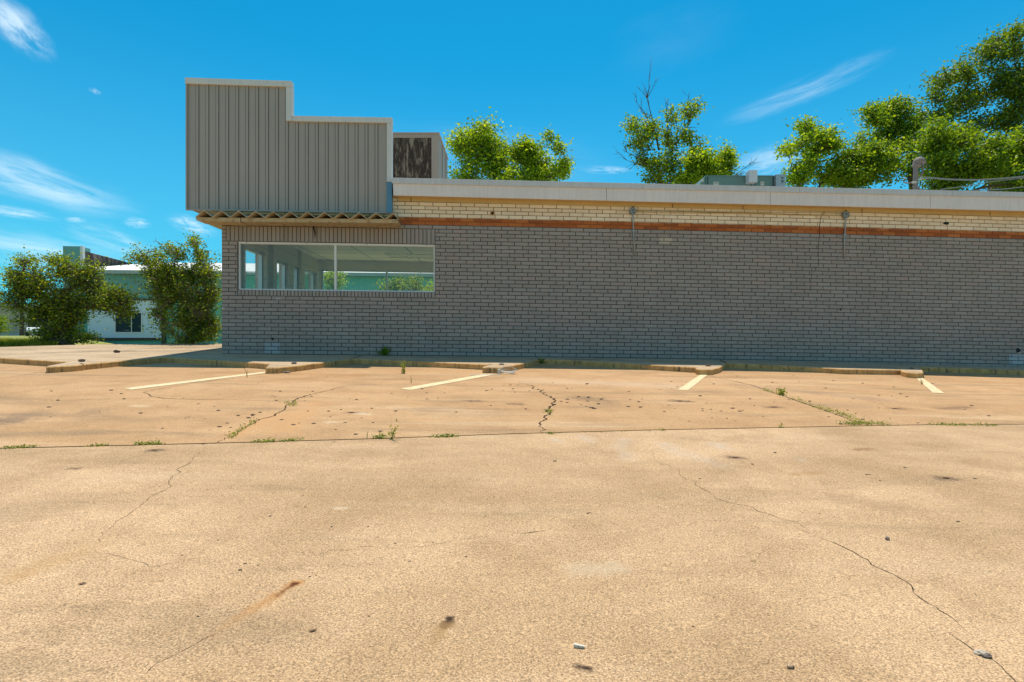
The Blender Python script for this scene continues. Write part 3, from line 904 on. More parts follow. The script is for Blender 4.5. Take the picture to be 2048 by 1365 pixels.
for a, b_ in zip(jc[:-1], jc[1:]):
    prism(cm, a+.0015, b_-.0015, VF-.02, VF-.002, lip_l, top_l)
    prism(cm, a+.0015, b_-.0015, VF-.002, .35, lambda u: top_l(u)-.02, top_l)
split_build(cm, 'coping', M['coping'], store, bevel=.003)
sf = MB(); prism(sf, u_f0, UEND, VF+.03, -.02, lambda u: bot_l(u)+.012, lambda u: bot_l(u)+.03)
prism(sf, u_f0+.06, UEND, -.02, -.004, lambda u: bot_l(u)-.05, lambda u: bot_l(u)+.03)
sf_o = sf.build('soffit', M['soffit'], store)
jj = MB()
for px in (822, 1345, 1486, 1724, 1980):
    uu = wall(px, 400, -.02)[0]
    prism(jj, uu-.006, uu+.006, -.024, -.018, lambda u: bot_l(u)-.05, lambda u: bot_l(u)+.012)
split_build(jj, 'soffit_joint', M['dark'], sf_o)

# stepped sign panel on the left end -------------------------------------------
def ribbed(name, col):
    m, n, b = newmat(name); p = n.pos()
    s = n.noise(n.map(p, (6, 6, .5)), 1.2, 4, .6)
    l = n.noise(p, .9, 5, .6)
    c = n.vm('SCALE', col, None, n.m('ADD', .86, n.m('ADD', n.m('MULTIPLY', s, .14), n.m('MULTIPLY', l, .16))))
    c = n.mix(n.mr(n.noise(p, 22, 4, .6), .72, .78, 0, .35), c, (.20, .17, .14))
    n.put(b.inputs['Base Color'], c); b.inputs['Roughness'].default_value = .5; b.inputs['Specular IOR Level'].default_value = .4
    n.put(b.inputs['Normal'], n.bump(n.noise(n.map(p, (1, 1, .35)), 2.2, 3), .25, .03)); return m
M['ribbed'] = ribbed('taupe ribbed metal', (.37, .325, .28))
M['trim'] = plain('pale metal trim', (.68, .63, .57), .45, .1, var=.08, scale=3, streak=.08, bump=.04)
M['blue'] = plain('faded blue metal', (.10, .25, .38), .5, var=.2)
VS = -.07
M['lap_shade'] = plain('overlap shade strip', (.10, .085, .07), .8)
def sw(px, py, v=VS): return wall(px, py, v, True)
uL, wTL = sw(371, 164); uS, wTS = sw(578, 171); uR, wR = sw(778, 244)
wB0 = sw(372, 419)[1]; wB1 = sw(778, 425.5)[1]
botf = lambda u: wB0+(wB1-wB0)*(u-uL)/(uR-uL)
topA = lambda u: wTL+(wTS-wTL)*(u-uL)/(uS-uL)
w2a = sw(586, 240)[1]; w2b = sw(778, 243.5)[1]
topB = lambda u: w2a+(w2b-w2a)*(u-uS)/(uR-uS)
pn = MB(); TH = .06
prism(pn, uL, uS, VS, VS+TH, botf, topA); prism(pn, uS+.0005, uR, VS, VS+TH, botf, topB)
sign = pn.build('sign_panel', M['ribbed'], store)
rbm = MB(); sm_ = MB()
z0 = [187.5+67.9*i for i in range(19)]
for i, zx in enumerate(z0):
    px = 340+zx/3.413
    u = sw(px, 300)[0]; hw = .024
    tf = topA if u < uS-.01 else topB
    p = []
    for f in (botf, tf):
        for (du_, v) in ((-hw, VS-.0005), (-hw*.8, VS-.017), (hw*.8, VS-.017), (hw, VS-.0005)):
            p.append(Bc(u+du_, v, f(u)-(.01 if f is not botf else -.012)))
    rbm.hexa(p)
    for k in (-1, 1):       # dark strips beside the rib: panel overlap and its shadow line put in colour
        uu = u+(hw+.0035)*k
        p = []
        for f in (botf, tf):
            for (du_, v) in ((-.0035, VS-.0006), (-.0035, VS-.003), (.0035, VS-.003), (.0035, VS-.0006)): p.append(Bc(uu+du_, v, f(u)-(.01 if f is not botf else -.012)))
        sm_.hexa(p)
split_build(sm_, 'lap_shade_line', M['lap_shade'], sign)
split_build(rbm, 'panel_rib', M['ribbed'], sign)
tr = MB()
VTm = VS-.045
cL, cTL = sw(369.5, 155, VTm); cR, cTR = sw(583, 162, VTm)
capA_t = lambda u: cTL+(cTR-cTL)*(u-cL)/(cR-cL)
capA_b = lambda u: capA_t(u)-.105
prism(tr, cL, cR-.14, VTm, VS+TH+.02, capA_b, capA_t); prism(tr, cR-.139, cR, VTm, VS+TH+.02, capA_b, capA_t)
uc0 = sw(571.5, 200, VTm)[0]
w_low = sw(577, 241.5, VTm)[1]
prism(tr, uc0, cR+.004, VTm+.002, VS+TH+.02, lambda u: w_low, lambda u: capA_b(u)-.003)
d0, dT0 = sw(584.5, 231.5, VTm); d1, dT1 = sw(784, 235.2, VTm)
capB_t = lambda u: dT0+(dT1-dT0)*(u-d0)/(d1-d0)
prism(tr, d0, d1-.13, VTm, VS+TH+.02, lambda u: capB_t(u)-.098, capB_t); prism(tr, d1-.129, d1, VTm, VS+TH+.02, lambda u: capB_t(u)-.098, capB_t)
ur0 = sw(773.5, 300, VTm)[0]; w_r0 = sw(778, 364, VTm)[1]
prism(tr, ur0, d1-.004, VTm+.002, VS+TH+.02, lambda u: w_r0, lambda u: capB_t(u)-.101)
split_build(tr, 'metal_trim', M['trim'], sign, bevel=.004)
bt_ = MB(); prism(bt_, ur0, d1-.004, VTm+.002, VS+TH+.02, lambda u: botf(u)-.005, lambda u: w_r0-.003); bt_.build('corner_trim', M['blue'], sign)
et = MB(); prism(et, cL+.012, cL+.034, VTm+.01, VS+TH, botf, capA_b); prism(et, cL+.012, d1-.004, VTm+.012, VS-.001, lambda u: botf(u)-.022, lambda u: botf(u)+.006)
split_build(et, 'edge_trim', M['ribbed'], sign)
# long side of the raised front that the end panel closes (runs back along the front)
ls = MB()
ls.box(uL, -.01, VS+TH, VB+.3, wB0+.03, wTL-.05, Bc); ls.build('front_parapet', M['ribbed'], sign)

# zigzag canopy deck below the sign and its timber
M['deck'] = plain('cream canopy deck', (.50, .40, .25), .55, var=.14, scale=5, dirt=(.30, .22, .13))
zg = MB()
zz = [(372, 421), (384, 432)]
pk = [395+34.2*i for i in range(12)]
V_A, V_B = -.43, .0
prof = []
u_d0 = wall(384, 430, V_A)[0]; u_d1 = wall(795, 440, V_A)[0]
yb = lambda px: 433.5+(px-384)*.0135
for i in range(12):
    px = 408+34.4*i
    prof.append((px-17.2, yb(px)+1.0)); prof.append((px, yb(px)-11.5))
prof.append((797, yb(797)+1.0))
pts = [wall(px, py, V_A, True) for px, py in prof]
for (a, b_) in zip(pts[:-1], pts[1:]):
    p = []
    for t in (0, .014):
        p += [Bc(a[0], V_A, a[1]+t), Bc(b_[0], V_A, b_[1]+t), Bc(b_[0], V_B, b_[1]+t), Bc(a[0], V_B, a[1]+t)]
    zg.hexa(p)
deck = zg.build('canopy_deck', M['deck'], store)
# deck part that carries on along the front (overhang to the left of the corner)
zf = MB(); zf.box(u_d0, -.02, .0, VB+.3, pts[0][1]-.01, pts[0][1]+.01, Bc); zf.build('front_canopy', M['deck'], store)
M['timber'] = plain('weathered cream timber', (.52, .40, .23), .75, var=.2, scale=5, dirt=(.28, .20, .11), streak=.15)
tm = MB()
VTb = -.36
def timber(pxa, pxb, ya0, ya1, yb0, yb1):
    ua, wa0 = wall(pxa, ya0, VTb, True); _, wa1 = wall(pxa, ya1, VTb, True)
    ub, wb0 = wall(pxb, yb0, VTb, True); _, wb1 = wall(pxb, yb1, VTb, True)
    lo = lambda u: wa1+(wb1-wa1)*(u-ua)/(ub-ua); hi = lambda u: wa0+(wb0-wa0)*(u-ua)/(ub-ua)
    prism(tm, ua, ub, VTb, -.015, lo, hi)
timber(391.5, 480.5, 434.5, 440.5, 436, 444.5); timber(482, 796, 435.8, 443.5, 438.5, 446.5)
split_build(tm, 'timber', M['timber'], deck, bevel=.004)
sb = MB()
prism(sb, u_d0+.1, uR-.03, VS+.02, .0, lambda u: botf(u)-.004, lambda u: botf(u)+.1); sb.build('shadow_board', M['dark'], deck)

# settlement crack and hanging splinter
ck = MB()
cp = [(1650, 421), (1648, 427), (1643, 429), (1641, 440), (1640, 449), (1639, 472), (1637, 492), (1637, 533), (1624, 537), (1622, 561), (1621, 590)]
rk = random.Random(5); q = []
for (a, b_) in zip(cp[:-1], cp[1:]):
    for k in range(4):
        t = k/4; q.append((a[0]+(b_[0]-a[0])*t+rk.uniform(-.7, .7), a[1]+(b_[1]-a[1])*t))
for i, (a, b_) in enumerate(zip(q[:-1], q[1:])):
    h = .011*(1-i/len(q))+.003
    u0, w0 = wall(*a, -.004); u1, w1 = wall(*b_, -.004)
    ck.quad(B(u0-h*.5, -.004, w0), B(u0+h*.5, -.004, w0), B(u1+h*.5, -.004, w1), B(u1-h*.5, -.004, w1))
ck.build('settlement_crack', M['crack'], wall_o)
hs = MB()
for (px, py, r) in ((1258, 610.5, .016), (1681, 619.5, .018)):
    u, w = wall(px, py); c = B(u, -.01, w); hs.blob(c, r, int(px), 1, .2)
split_build(hs, 'wall_bolt', M['dark'], wall_o)
# broken holes in the brick
M['rawbrick'] = plain('broken brick', (.36, .29, .22), .9, var=.3, scale=25)
for (px, py, r) in ((545, 678.5, .026), (2036, 702, .05)):
    u, w = wall(px, py)
    h = MB()
    n_ = 14; rr = random.Random(int(px))
    ring = [(u+math.cos(2*PI*k/n_)*r*rr.uniform(.6, 1.25), w+math.sin(2*PI*k/n_)*r*rr.uniform(.7, 1.2)) for k in range(n_)]
    h.add([B(a, -.003, b_) for a, b_ in ring], [tuple(range(n_))]); h.build('broken_hole', M['dark'], wall_o)
    h2 = MB(); h2.blob(B(u+r*.4, -.004, w-r*1.0), r*.8, 3, 2, .5, (1.2, .25, .5)); h2.blob(B(u-r*.4, -.004, w+r*1.2), r*.5, 8, 2, .5, (1.2, .25, .5)); split_build(h2, 'broken_brick', M['rawbrick'], wall_o)
for (px, py, r) in ((985, 427, .045),):
    u, w = wall(px, py); h = MB()
    ring = []
    for k in range(16):
        a = 2*PI*k/16; ring.append((math.cos(a), math.sin(a)))
    vs = [B(u+c*r, -.012, w+s*r) for c, s in ring]+[B(u+c*r*.62, -.012, w+s*r*.62) for c, s in ring]+[B(u+c*r, .004, w+s*r) for c, s in ring]+[B(u+c*r*.62, .01, w+s*r*.62) for c, s in ring]
    fs = []
    for k in range(16):
        k2 = (k+1) % 16
        fs += [(k, k2, 16+k2, 16+k), (k, 32+k, 32+k2, k2), (16+k, 16+k2, 48+k2, 48+k)]
    h.add(vs, fs); vp = h.build('vent_collar', M['kerb'], wall_o)
    h = MB(); h.add([B(u+c*r*.62, -.004, w+s*r*.62) for c, s in ring], [tuple(range(16))]); h.build('vent_hole', M['dark'], wall_o)
u, w = wall(1892, 447.5); h = MB(); h.blob(B(u, -.004, w), .04, 12, 2, .5, (1.3, .25, .6)); h.build('broken_hole', M['dark'], wall_o)
u0, w0 = wall(629, 447, -.02); u1, w1 = wall(629.5, 476, -.02)
h = MB(); h.tube([B(u0, -.03, w0), B(u0-.012, -.03, (w0*2+w1)/3), B(u0+.01, -.02, (w0+2*w1)/3), B(u1, -.02, w1)], [.008, .011, .010, .003], 6); h.build('wood_splinter', M['crack'], deck)

# junction boxes with conduit, and the cable between them
M['steel'] = plain('galvanised steel', (.36, .38, .38), .5, .5, var=.25, scale=14)
M['greysteel'] = plain('painted junction box', (.24, .25, .24), .6, .2, var=.35, scale=20)
def jbox(px, py, pe, label):
    u, w = wall(px, py); t = thing('junction_box', label, 'junction box', B(u, 0, w), 'junction boxes on the wall')
    b_ = MB(); n_ = 8; r = .062
    for (v0, v1, rr) in ((-.055, -.001, r), (-.062, -.055, r*1.08)):
        ring = [(math.cos(2*PI*(k+.5)/n_)*rr, math.sin(2*PI*(k+.5)/n_)*rr) for k in range(n_)]
        vs = [B(u+c, v0, w+s) for c, s in ring]+[B(u+c, v1, w+s) for c, s in ring]
        b_.add(vs, [tuple(range(n_)), tuple(range(n_, 2*n_))]+[(k, (k+1) % n_, n_+(k+1) % n_, n_+k) for k in range(n_)])
    b_.build('box_body', M['greysteel'], t, bevel=.003)
    s_ = MB(); s_.blob(B(u, -.066, w+.01), .012, 1, 1, 0); s_.blob(B(u+.035, -.064, w-.03), .008, 2, 1, 0); s_.tube([B(u+.01, -.03, w+.05), B(u+.012, -.03, w+.085)], .014, 6); split_build(s_, 'knockout', M['dark'], t)
    u1, w1 = wall(*pe)
    c = MB(); c.tube([B(u+.004, -.028, w-.05), B(u+.006, -.028, w-.07), B((u+u1)/2, -.022, (w+w1)/2), B(u1, -.020, w1)], .0115, 8); cd = c.build('conduit', M['steel'], t, smooth=True)
    k = MB(); k.tube([B(u+.004, -.028, w-.062), B(u+.005, -.028, w-.092)], .018, 8)
    um_, wm_ = (u*.55+u1*.45), (w*.55+w1*.45); k.box(um_-.03, um_+.03, -.036, -.002, wm_-.008, wm_+.008, B); split_build(k, 'conduit_clip', M['steel'], cd)
jbox(1264.5, 423.5, (1268.5, 511), 'grey junction box with leaning conduit on cream brick, left of the wall crack')
jbox(1689, 431, (1687, 518), 'grey junction box with straight conduit on cream brick, right of the wall crack')
cb = MB()
for (ya, yb_, sag) in ((421.5, 427.5, .01), (424.5, 432, -.012)):
    pts = []
    for k in range(25):
        t = k/24; px = 1272+(1682-1272)*t
        u, w = wall(px, ya+(yb_-ya)*t); pts.append(B(u, -.014, w+sag*math.sin(t*PI*3)*.5))
    cb.tube(pts, .0065, 6)
tag(cb.build('electrical_cable', M['soffit'], None, smooth=True, loc=B(6.7, 0, 2.6)), 'thin cream painted twin cable stapled along the wall between the two junction boxes', 'cable')

# ------------------------------------------------------------------ roof-top things
# brown evaporative unit
M['tan'] = plain('tan cabinet metal', (.46, .33, .25), .55, var=.10, scale=2, streak=.1)
def pad_mat():
    m, n, b = newmat('scaled cooler pad'); p = n.pos()
    s = n.noise(n.map(p, (26, 26, 4)), 1.0, 6, .75, .4)
    g = n.noise(n.map(p, (9, 9, 3)), 1.5, 4, .6)
    c = n.mix(n.mr(n.m('ADD', s, n.m('MULTIPLY', n.m('SUBTRACT', g, .5), .5)), .46, .74), (.055, .030, .018), (.42, .30, .20))
    n.put(b.inputs['Base Color'], c); b.inputs['Roughness'].default_value = .9
    n.put(b.inputs['Normal'], n.bump(s, .8, .03)); return m
M['pad'] = pad_mat()
def cooler():
    d = 12.4
    x1 = (877-1024)/F*d; x0 = x1-1.25; zt = CZ+(682.5-266.5)/F*d; z0 = CZ+2.86; y1 = d+1.75
    t = thing('rooftop_cooler', 'tan rooftop cooler cabinet with scaled dark pad behind the stepped sign panel', 'cooler', ((x0+x1)/2, d, z0))
    sk = lambda y: -.0*(y-d)
    c = MB()
    c.box(x1-.155, x1, d, d+.04, z0, zt-.02); c.box(x0, x0+.12, d, d+.04, z0, zt-.02)
    c.box(x0+.12, x1-.155, d, d+.04, zt-.10, zt-.02); c.box(x0+.12, x1-.155, d, d+.04, z0, z0+.36)
    c.box(x1-.03, x1, d+.04, y1, z0, zt-.02); c.box(x0, x0+.03, d+.04, y1, z0, zt-.02); c.box(x0+.03, x1-.03, y1-.03, y1, z0, zt-.02)
    c.build('cabinet', M['tan'], t, bevel=.006)
    lid = MB(); lid.box(x0-.02, x1+.02, d-.02, y1+.02, zt-.02, zt+.012); lid.build('lid', M['tan'], t, bevel=.004)
    p = MB(); p.box(x0+.12, x1-.155, d+.012, d+.05, z0+.36, zt-.10); p.build('cooler_pad', M['pad'], t)
    g = MB()
    for yy in (d+.62, d+1.32): g.box(x1-.001, x1+.012, yy, yy+.022, z0+.25, zt-.05)
    g.box(x1+.001, x1+.02, d+.42, d+.60, z0, z0+.62); split_build(g, 'side_panel', M['reveal'], t)
    lg = MB()
    for xx in (x0+.04, x1-.1):
        for yy in (d+.04, y1-.1): lg.box(xx, xx+.06, yy, yy+.06, z0-.12, z0)
    split_build(lg, 'support_frame', M['steel'], t)
cooler()
# green packaged air conditioner
M['acgreen'] = plain('sage green cabinet metal', (.135, .21, .17), .5, var=.08, scale=2, streak=.08)
M['labelw'] = plain('pale sticker', (.60, .54, .44), .6, var=.1, bump=0)
def ac_unit():
    d = 13.2
    def X(px, dd=d): return (px-1024)/F*dd
    def Z(py, dd=d): return CZ+(682.5-py)/F*dd
    z0 = Z(384); t = thing('air_conditioner', 'low sage green rooftop air conditioner with grey side boxes and a sticker', 'air conditioner', (X(1490), d, z0))
    xl, xr = X(1412), X(1546)
    b_ = MB(); b_.box(xl, xr, d, d+1.5, z0, Z(352)); b_.build('cabinet', M['acgreen'], t, bevel=.01)
    ln = MB(); ln.box(xl-.012, xr+.01, d-.012, d+1.51, Z(353.6), Z(351.4)); ln.build('lid', M['acgreen'], t)
    sm = MB()
    for px in (1415.5, 1503, 1510): sm.box(X(px)-.008, X(px)+.008, d-.006, d-.0005, z0, Z(354))
    split_build(sm, 'panel_seam', M['dark'], t)
    # sloping hail guard on the left end
    hg = MB(); a = X(1389); vs = [(xl-.013, d, z0), (xl-.013, d, Z(352)), (a, d, z0), (xl-.013, d+1.4, z0), (xl-.013, d+1.4, Z(352)), (a, d+1.4, z0)]
    hg.add(vs, [(0, 1, 2), (3, 5, 4), (1, 4, 5, 2), (0, 3, 4, 1), (0, 2, 5, 3)]); hgo = hg.build('sloping_hood', M['acgreen'], t)
    sg = MB(); sg.box(X(1403), X(1407), d-.008, d-.001, Z(364), Z(359)); sg.build('sticker', M['labelw'], hgo)
    g = MB(); g.box(X(1490.5), X(1507), d-.22, d-.013, Z(369.5), Z(346)); g.build('electrical_box', M['coping'], t, bevel=.006)
    g = MB(); g.box(X(1548), X(1567), d-.10, d+.3, z0, Z(351.5)); ho = g.build('control_box', M['steel'], t, bevel=.006)
    k = MB()
    for (y0, y1) in ((357, 360.5), (362.5, 368)):
        k.box(X(1559), X(1560), d-.104, d-.1005, Z(y1), Z(y0)); k.box(X(1561.5), X(1562.5), d-.104, d-.1005, Z(y1), Z(y0)); k.box(X(1559), X(1562.5), d-.106, d-.1045, Z((y0+y1)/2+.5), Z((y0+y1)/2-.5))
    split_build(k, 'knockout_slot', M['dark'], ho)
    for (a0, a1, y0, y1) in ((1427, 1437.5, 364, 370.5), (1521, 1528, 363.5, 371)):
        st = MB(); st.box(X(a0), X(a1), d-.008, d-.001, Z(y1), Z(y0)); so_ = st.build('sticker', M['labelw'], t)
        tx = MB()
        for k in range(3): tx.box(X(a0)+.015, X(a1)-.015, d-.0105, d-.0085, Z(y0+1.5+k*1.6), Z(y0+1.1+k*1.6))
        split_build(tx, 'sticker_print', M['dark'], so_)
ac_unit()
# service mast with round hood and cables
M['mast'] = plain('weathered mast metal', (.22, .175, .15), .8, .0, var=.3, scale=12)
M['wiregrey'] = plain('weathered cable', (.17, .17, .15), .6, var=.4, scale=9, bump=0)
def mast():
    d = 11.35
    def P(px, py, dd=d): return W(px, py, dd)
    base = P(1831, 392); t = thing('service_mast', 'short grey service mast with a domed weatherhead standing behind the roof edge', 'mast', base)
    c = P(1832, 352)
    r = 4.3/F*d
    m_ = MB(); m_.tube([base, P(1831, 378), P(1831.5, 336), P(1832, 329)], [r*1.25, r*1.05, r, r], 12); m_.build('pipe', M['mast'], t, smooth=True)
    h = MB(); hc = P(1838.5, 328); R = 11.2/F*d
    h.lathe(hc, [(R*.92, 0), (R, .01), (R*.97, R*.45), (R*.78, R*.85), (R*.45, R*1.12), (R*.12, R*1.22), (.001, R*1.23)], 20); h.build('weatherhead', M['mast'], t, smooth=True)
    k = MB(); k.lathe(P(1834, 333.5), [(R*.6, -.01), (R*.68, .0), (R*.68, .05), (R*.6, .06)], 14); k.tube([P(1842, 331), P(1849, 326), P(1850, 322.5)], .012, 6); k.build('collar', M['mast'], t, smooth=True)
    l = MB(); l.tube([P(1844, 330), P(1846.5, 338), P(1845.5, 346), P(1841, 353)], .02, 6); l.tube([P(1851, 326), P(1853, 331), P(1852.5, 336)], .009, 5)
    l.tube([P(1812, 355), P(1806.5, 361), P(1808, 365), P(1814, 367), P(1823, 366), P(1831, 362)], .013, 6); l.tube([P(1831, 372), P(1835, 376), P(1841, 380), P(1850, 381.5)], .022, 6); split_build(l, 'cable_loop', M['mast'], t, smooth=True)
    w_ = MB(); w_.tube([P(1840, 354), P(1846, 357), P(1836, 361)], .014, 5); w_.box(P(1822, 364).x, P(1829, 364).x, d-.06, d-.02, P(0, 368).z, P(0, 364).z); split_build(w_, 'insulator', M['labelw'], t)
    lab = ['uppermost grey power cable drooping from the service mast towards the right', 'middle thin power cable rising to the right behind the roof edge', 'lowest power cable just above the roof coping at the right edge']
    wires = [([(1836, 355), (1870, 357), (1905, 359.5), (1965, 359.8), (2048, 353.5), (2200, 336)], .016, 11.35, 13.5),
             ([(1880, 379.5), (1930, 373), (1975, 365), (2020, 359.5), (2200, 342)], .008, 11.4, 13.6),
             ([(1930, 381.5), (1985, 380), (2048, 374), (2200, 352)], .009, 11.4, 13.0)]
    for lb, (pp, r_, d0, d1) in zip(lab, wires):
        n_ = len(pp); pts = [P(px, py, d0+(d1-d0)*i/(n_-1)) for i, (px, py) in enumerate(pp)]
        # smooth
        sm = []
        for i in range(n_-1):
            p0 = pts[max(i-1, 0)]; p1 = pts[i]; p2 = pts[i+1]; p3 = pts[min(i+2, n_-1)]
            for k in range(8):
                t_ = k/8; sm.append(.5*((2*p1)+(p2-p0)*t_+(2*p0-5*p1+4*p2-p3)*t_*t_+(3*p1-p0-3*p2+p3)*t_**3))
        sm.append(pts[-1])
        wm = MB(); wm.tube(sm, r_, 6); tag(wm.build('power_cable', M['wiregrey'], None, smooth=True, loc=pts[0]), lb, 'power cable', 'cables at the service mast')
mast()

# ------------------------------------------------------------------ teal building across the lot
def metal_sheet(name, col, ribs=3.3):
    m, n, b = newmat(name); p = n.pos()
    x, y, z = n.sep(p)
    wv = n.m('ABSOLUTE', n.m('SINE', n.m('MULTIPLY', n.m('ADD', x, y), ribs*PI)))
    c = n.vm('SCALE', col, None, n.m('ADD', .9, n.m('MULTIPLY', n.noise(p, .8, 4), .2)))
    c = n.mix(n.mr(wv, 0, .12, .35, 0), c, (.05, .08, .07))
    n.put(b.inputs['Base Color'], c); b.inputs['Roughness'].default_value = .55
    n.put(b.inputs['Normal'], n.bump(wv, .3, .02)); return m
M['teal'] = metal_sheet('teal metal siding', (.125, .46, .36))
M['tealsh'] = metal_sheet('grey teal siding', (.14, .34, .29))
M['whiteroof'] = metal_sheet('white metal roof', (.80, .76, .72), 1.6)
M['whitewall'] = plain('white painted block', (.62, .70, .74), .7, var=.05)
M['browntrim'] = plain('brown trim', (.075, .05, .035), .7)
M['eave'] = plain('grey green eave trim', (.34, .40, .35), .5, var=.05)
def stained_mat():
    m, n, b = newmat('stained parapet back'); p = n.pos()
    s = n.noise(n.map(p, (3, 3, .7)), 1.6, 5, .65)
    n.put(b.inputs['Base Color'], n.mix(n.mr(s, .4, .72), (.055, .035, .028), (.25, .18, .15))); b.inputs['Roughness'].default_value = .9; return m
M['stain'] = stained_mat()
M['darkglass'] = plain('dark glass', (.012, .014, .02), .08, var=.3, bump=0, spec=.22)
def teal_building():
    d = 27.0
    def X(px, dd=d): return (px-1024)/F*dd
    def Z(py, dd=d): return CZ+(682.5-py)/F*dd
    z0 = CZ-.75
    xl = X(150); xr = 3.0
    t = thing('teal_building', 'long teal metal building with white sloping roof and white block wall on the left', 'building', ((xl+xr)/2, d, z0))
    w_ = MB(); w_.box(xl, xr, d, d+8, z0, Z(548)); w_.build('wall', M['teal'], t)
    up = MB(); up.box(X(176), X(436), d-.05, d-.002, Z(598), Z(548.5)); up.build('upper_siding', M['tealsh'], t)
    rf = MB(); ze = Z(541.5); zr = CZ+(682.5-524.5)/F*31.5
    vs = [(X(205), d-.35, ze), (xr+.4, d-.35, ze), (xr+.4, 31.5, zr), (X(205), 31.5, zr), (X(205), d-.35, ze-.06), (xr+.4, d-.35, ze-.06), (xr+.4, 31.5, zr-.06), (X(205), 31.5, zr-.06)]
    rf.hexa([vs[4], vs[5], vs[6], vs[7], vs[0], vs[1], vs[2], vs[3]])
    # cricket rising to the parapet
    vs = [(X(205)-.003, d-.35, ze), (xl+.95, d-.2, Z(536)), (xl+.95, 31.5, zr-.05), (X(205)-.003, 31.5, zr)]
    rf.add(vs, [(0, 1, 2, 3)])
    vs = [(xl+.95, 31.5, zr), (xr+.4, 31.5, zr), (xr+.4, d+8.3, ze-.1), (xl+.95, d+8.3, ze-.1)]
    rf.add(vs, [(0, 1, 2, 3)])
    rfo = rf.build('roof', M['whiteroof'], t, recalc=False)
    ev = MB(); ev.box(X(205), xr+.4, d-.38, d-.352, ze-.17, ze+.004); ev.build('eave_trim', M['eave'], t)
    # tall end parapet
    pp = MB(); xa, xb = X(136), X(168); zp = Z(494.5)
    pp.box(xa, xb, d-.25, d+.5, z0, zp); pp.box(xa, xb-.02, d+.5, d+5.4, z0, Z(503)-.25); ppo = pp.build('end_parapet', M['tealsh'], t)
    wt = MB(); wt.box(xb, xb+.12, d-.26, d-.10, Z(540), zp+.01); wt.build('white_corner', M['whiteframe'], ppo)
    sp = MB()
    n_ = 10
    for i in range(n_):
        y0 = d-.1+(5.5)*i/n_; y1 = d-.1+5.5*(i+1)/n_
        f0 = i/n_*.25; f1 = (i+1)/n_*.25
        top0 = Z(503)-f0*.3; top1 = Z(503)-f1*.3
        sp.hexa([(xb+.002, y0, Z(545)), (xb+.11, y0, Z(545)), (xb+.11, y1, Z(545)), (xb+.002, y1, Z(545)), (xb+.002, y0, top0), (xb+.11, y0, top0), (xb+.11, y1, top1), (xb+.002, y1, top1)])
    sp.build('parapet_back', M['stain'], ppo)
    ww = MB()
    x0, x1 = X(178), X(319); y0, y1 = d-.10, d-.055
    wx0, wx1, wz0, wz1 = X(231), X(280), Z(664.5), Z(626)
    ww.box(x0, wx0, y0, y1, Z(676), Z(601)); ww.box(wx1, x1, y0, y1, Z(676), Z(601)); ww.box(wx0, wx1, y0, y1, Z(676), wz0); ww.box(wx0, wx1, y0, y1, wz1, Z(601))
    wwo = ww.build('white_wall', M['whitewall'], t)
    gw = MB(); gw.box(wx0, wx1, d-.07, d-.056, wz0, wz1); wo = gw.build('window', M['darkglass'], t)
    gf = MB(); tt = .05
    for (a, b_, c, e) in ((wx0-tt, wx1+tt, wz1, wz1+tt), (wx0-tt, wx1+tt, wz0-tt, wz0), (wx0-tt, wx0, wz0, wz1), (wx1, wx1+tt, wz0, wz1), ((wx0+wx1)/2+.13, (wx0+wx1)/2+.16, wz0, wz1)): gf.box(a, b_, d-.125, d-.102, c, e)
    gf.build('window_frame', M['whiteframe'], wo)
    inn_ = MB(); inn_.blob((wx0+.45, d-.062, wz0+.18), .4, 4, 2, .5, (1.2, .02, .4)); inn_.blob((wx1-.3, d-.062, wz0+.2), .3, 9, 2, .5, (1, .02, .5)); split_build(inn_, 'goods_inside', M['mast'], wo)
    bt = MB(); bt.box(x0, x1, d-.13, d-.101, Z(601), Z(597)); bt.box(x0, x1, d-.13, d-.101, Z(681), Z(676.2)); bt.box(x1, X(326), d-.14, d-.055, z0, Z(596)); split_build(bt, 'brown_trim', M['browntrim'], t)
    wp = MB(); wp.box(X(437), X(442), d-.12, d-.055, z0, Z(608)); wp.build('corner_trim', M['whiteframe'], t)
    t.rotation_euler = (0, 0, math.radians(5.2)); t.location.x -= .10; t.location.y += (xr-xl)/2*math.sin(math.radians(5.2))
teal_building()

# ------------------------------------------------------------------ beige building, cart, pole, rack far left
M['beige'] = metal_sheet('beige metal siding', (.37, .32, .24), 1.4)
M['beigelt'] = metal_sheet('pale beige siding', (.58, .50, .33), 2.2)
def beige_building():
    d = 52
    def X(px, dd=d): return (px-1024)/F*dd
    def Z(py, dd=d): return CZ+(682.5-py)/F*dd
    z0 = zground(X(20), d)-.1
    xr = X(45.5); xl = xr-26
    t = thing('beige_warehouse', 'low beige metal warehouse with dark eave at the far left edge', 'building', (xr-8, d, z0))
    b_ = MB(); b_.box(xl, xr, d, d+14, z0, Z(606)); b_.build('wall', M['beige'], t)
    r = MB(); xm = X(-60)
    for (a, b2, za, zb_) in ((xr+.3, xm, Z(607), Z(601)),):
        r.hexa([(b2, d-.4, zb_-.35), (a, d-.4, za-.35), (a, d+14.3, za-.35), (b2, d+14.3, zb_-.35), (b2, d-.4, zb_), (a, d-.4, za), (a, d+14.3, za), (b2, d+14.3, zb_)])
    r.build('roof', M['eave'], t)
    l = MB(); l.box(xl, xr, d-.06, d-.002, Z(614), Z(612.6)); l.build('wall_band', M['browntrim'], t)
    f = MB(); f.box(xl, xr+.02, d-.05, d-.003, z0, Z(667)); f.build('plinth', M['steel'], t)
    e = MB(); e.box(xr+.02, X(58, d+2), d+2, d+10, z0, Z(620)); e.build('lean_to_wall', M['beigelt'], t)
beige_building()
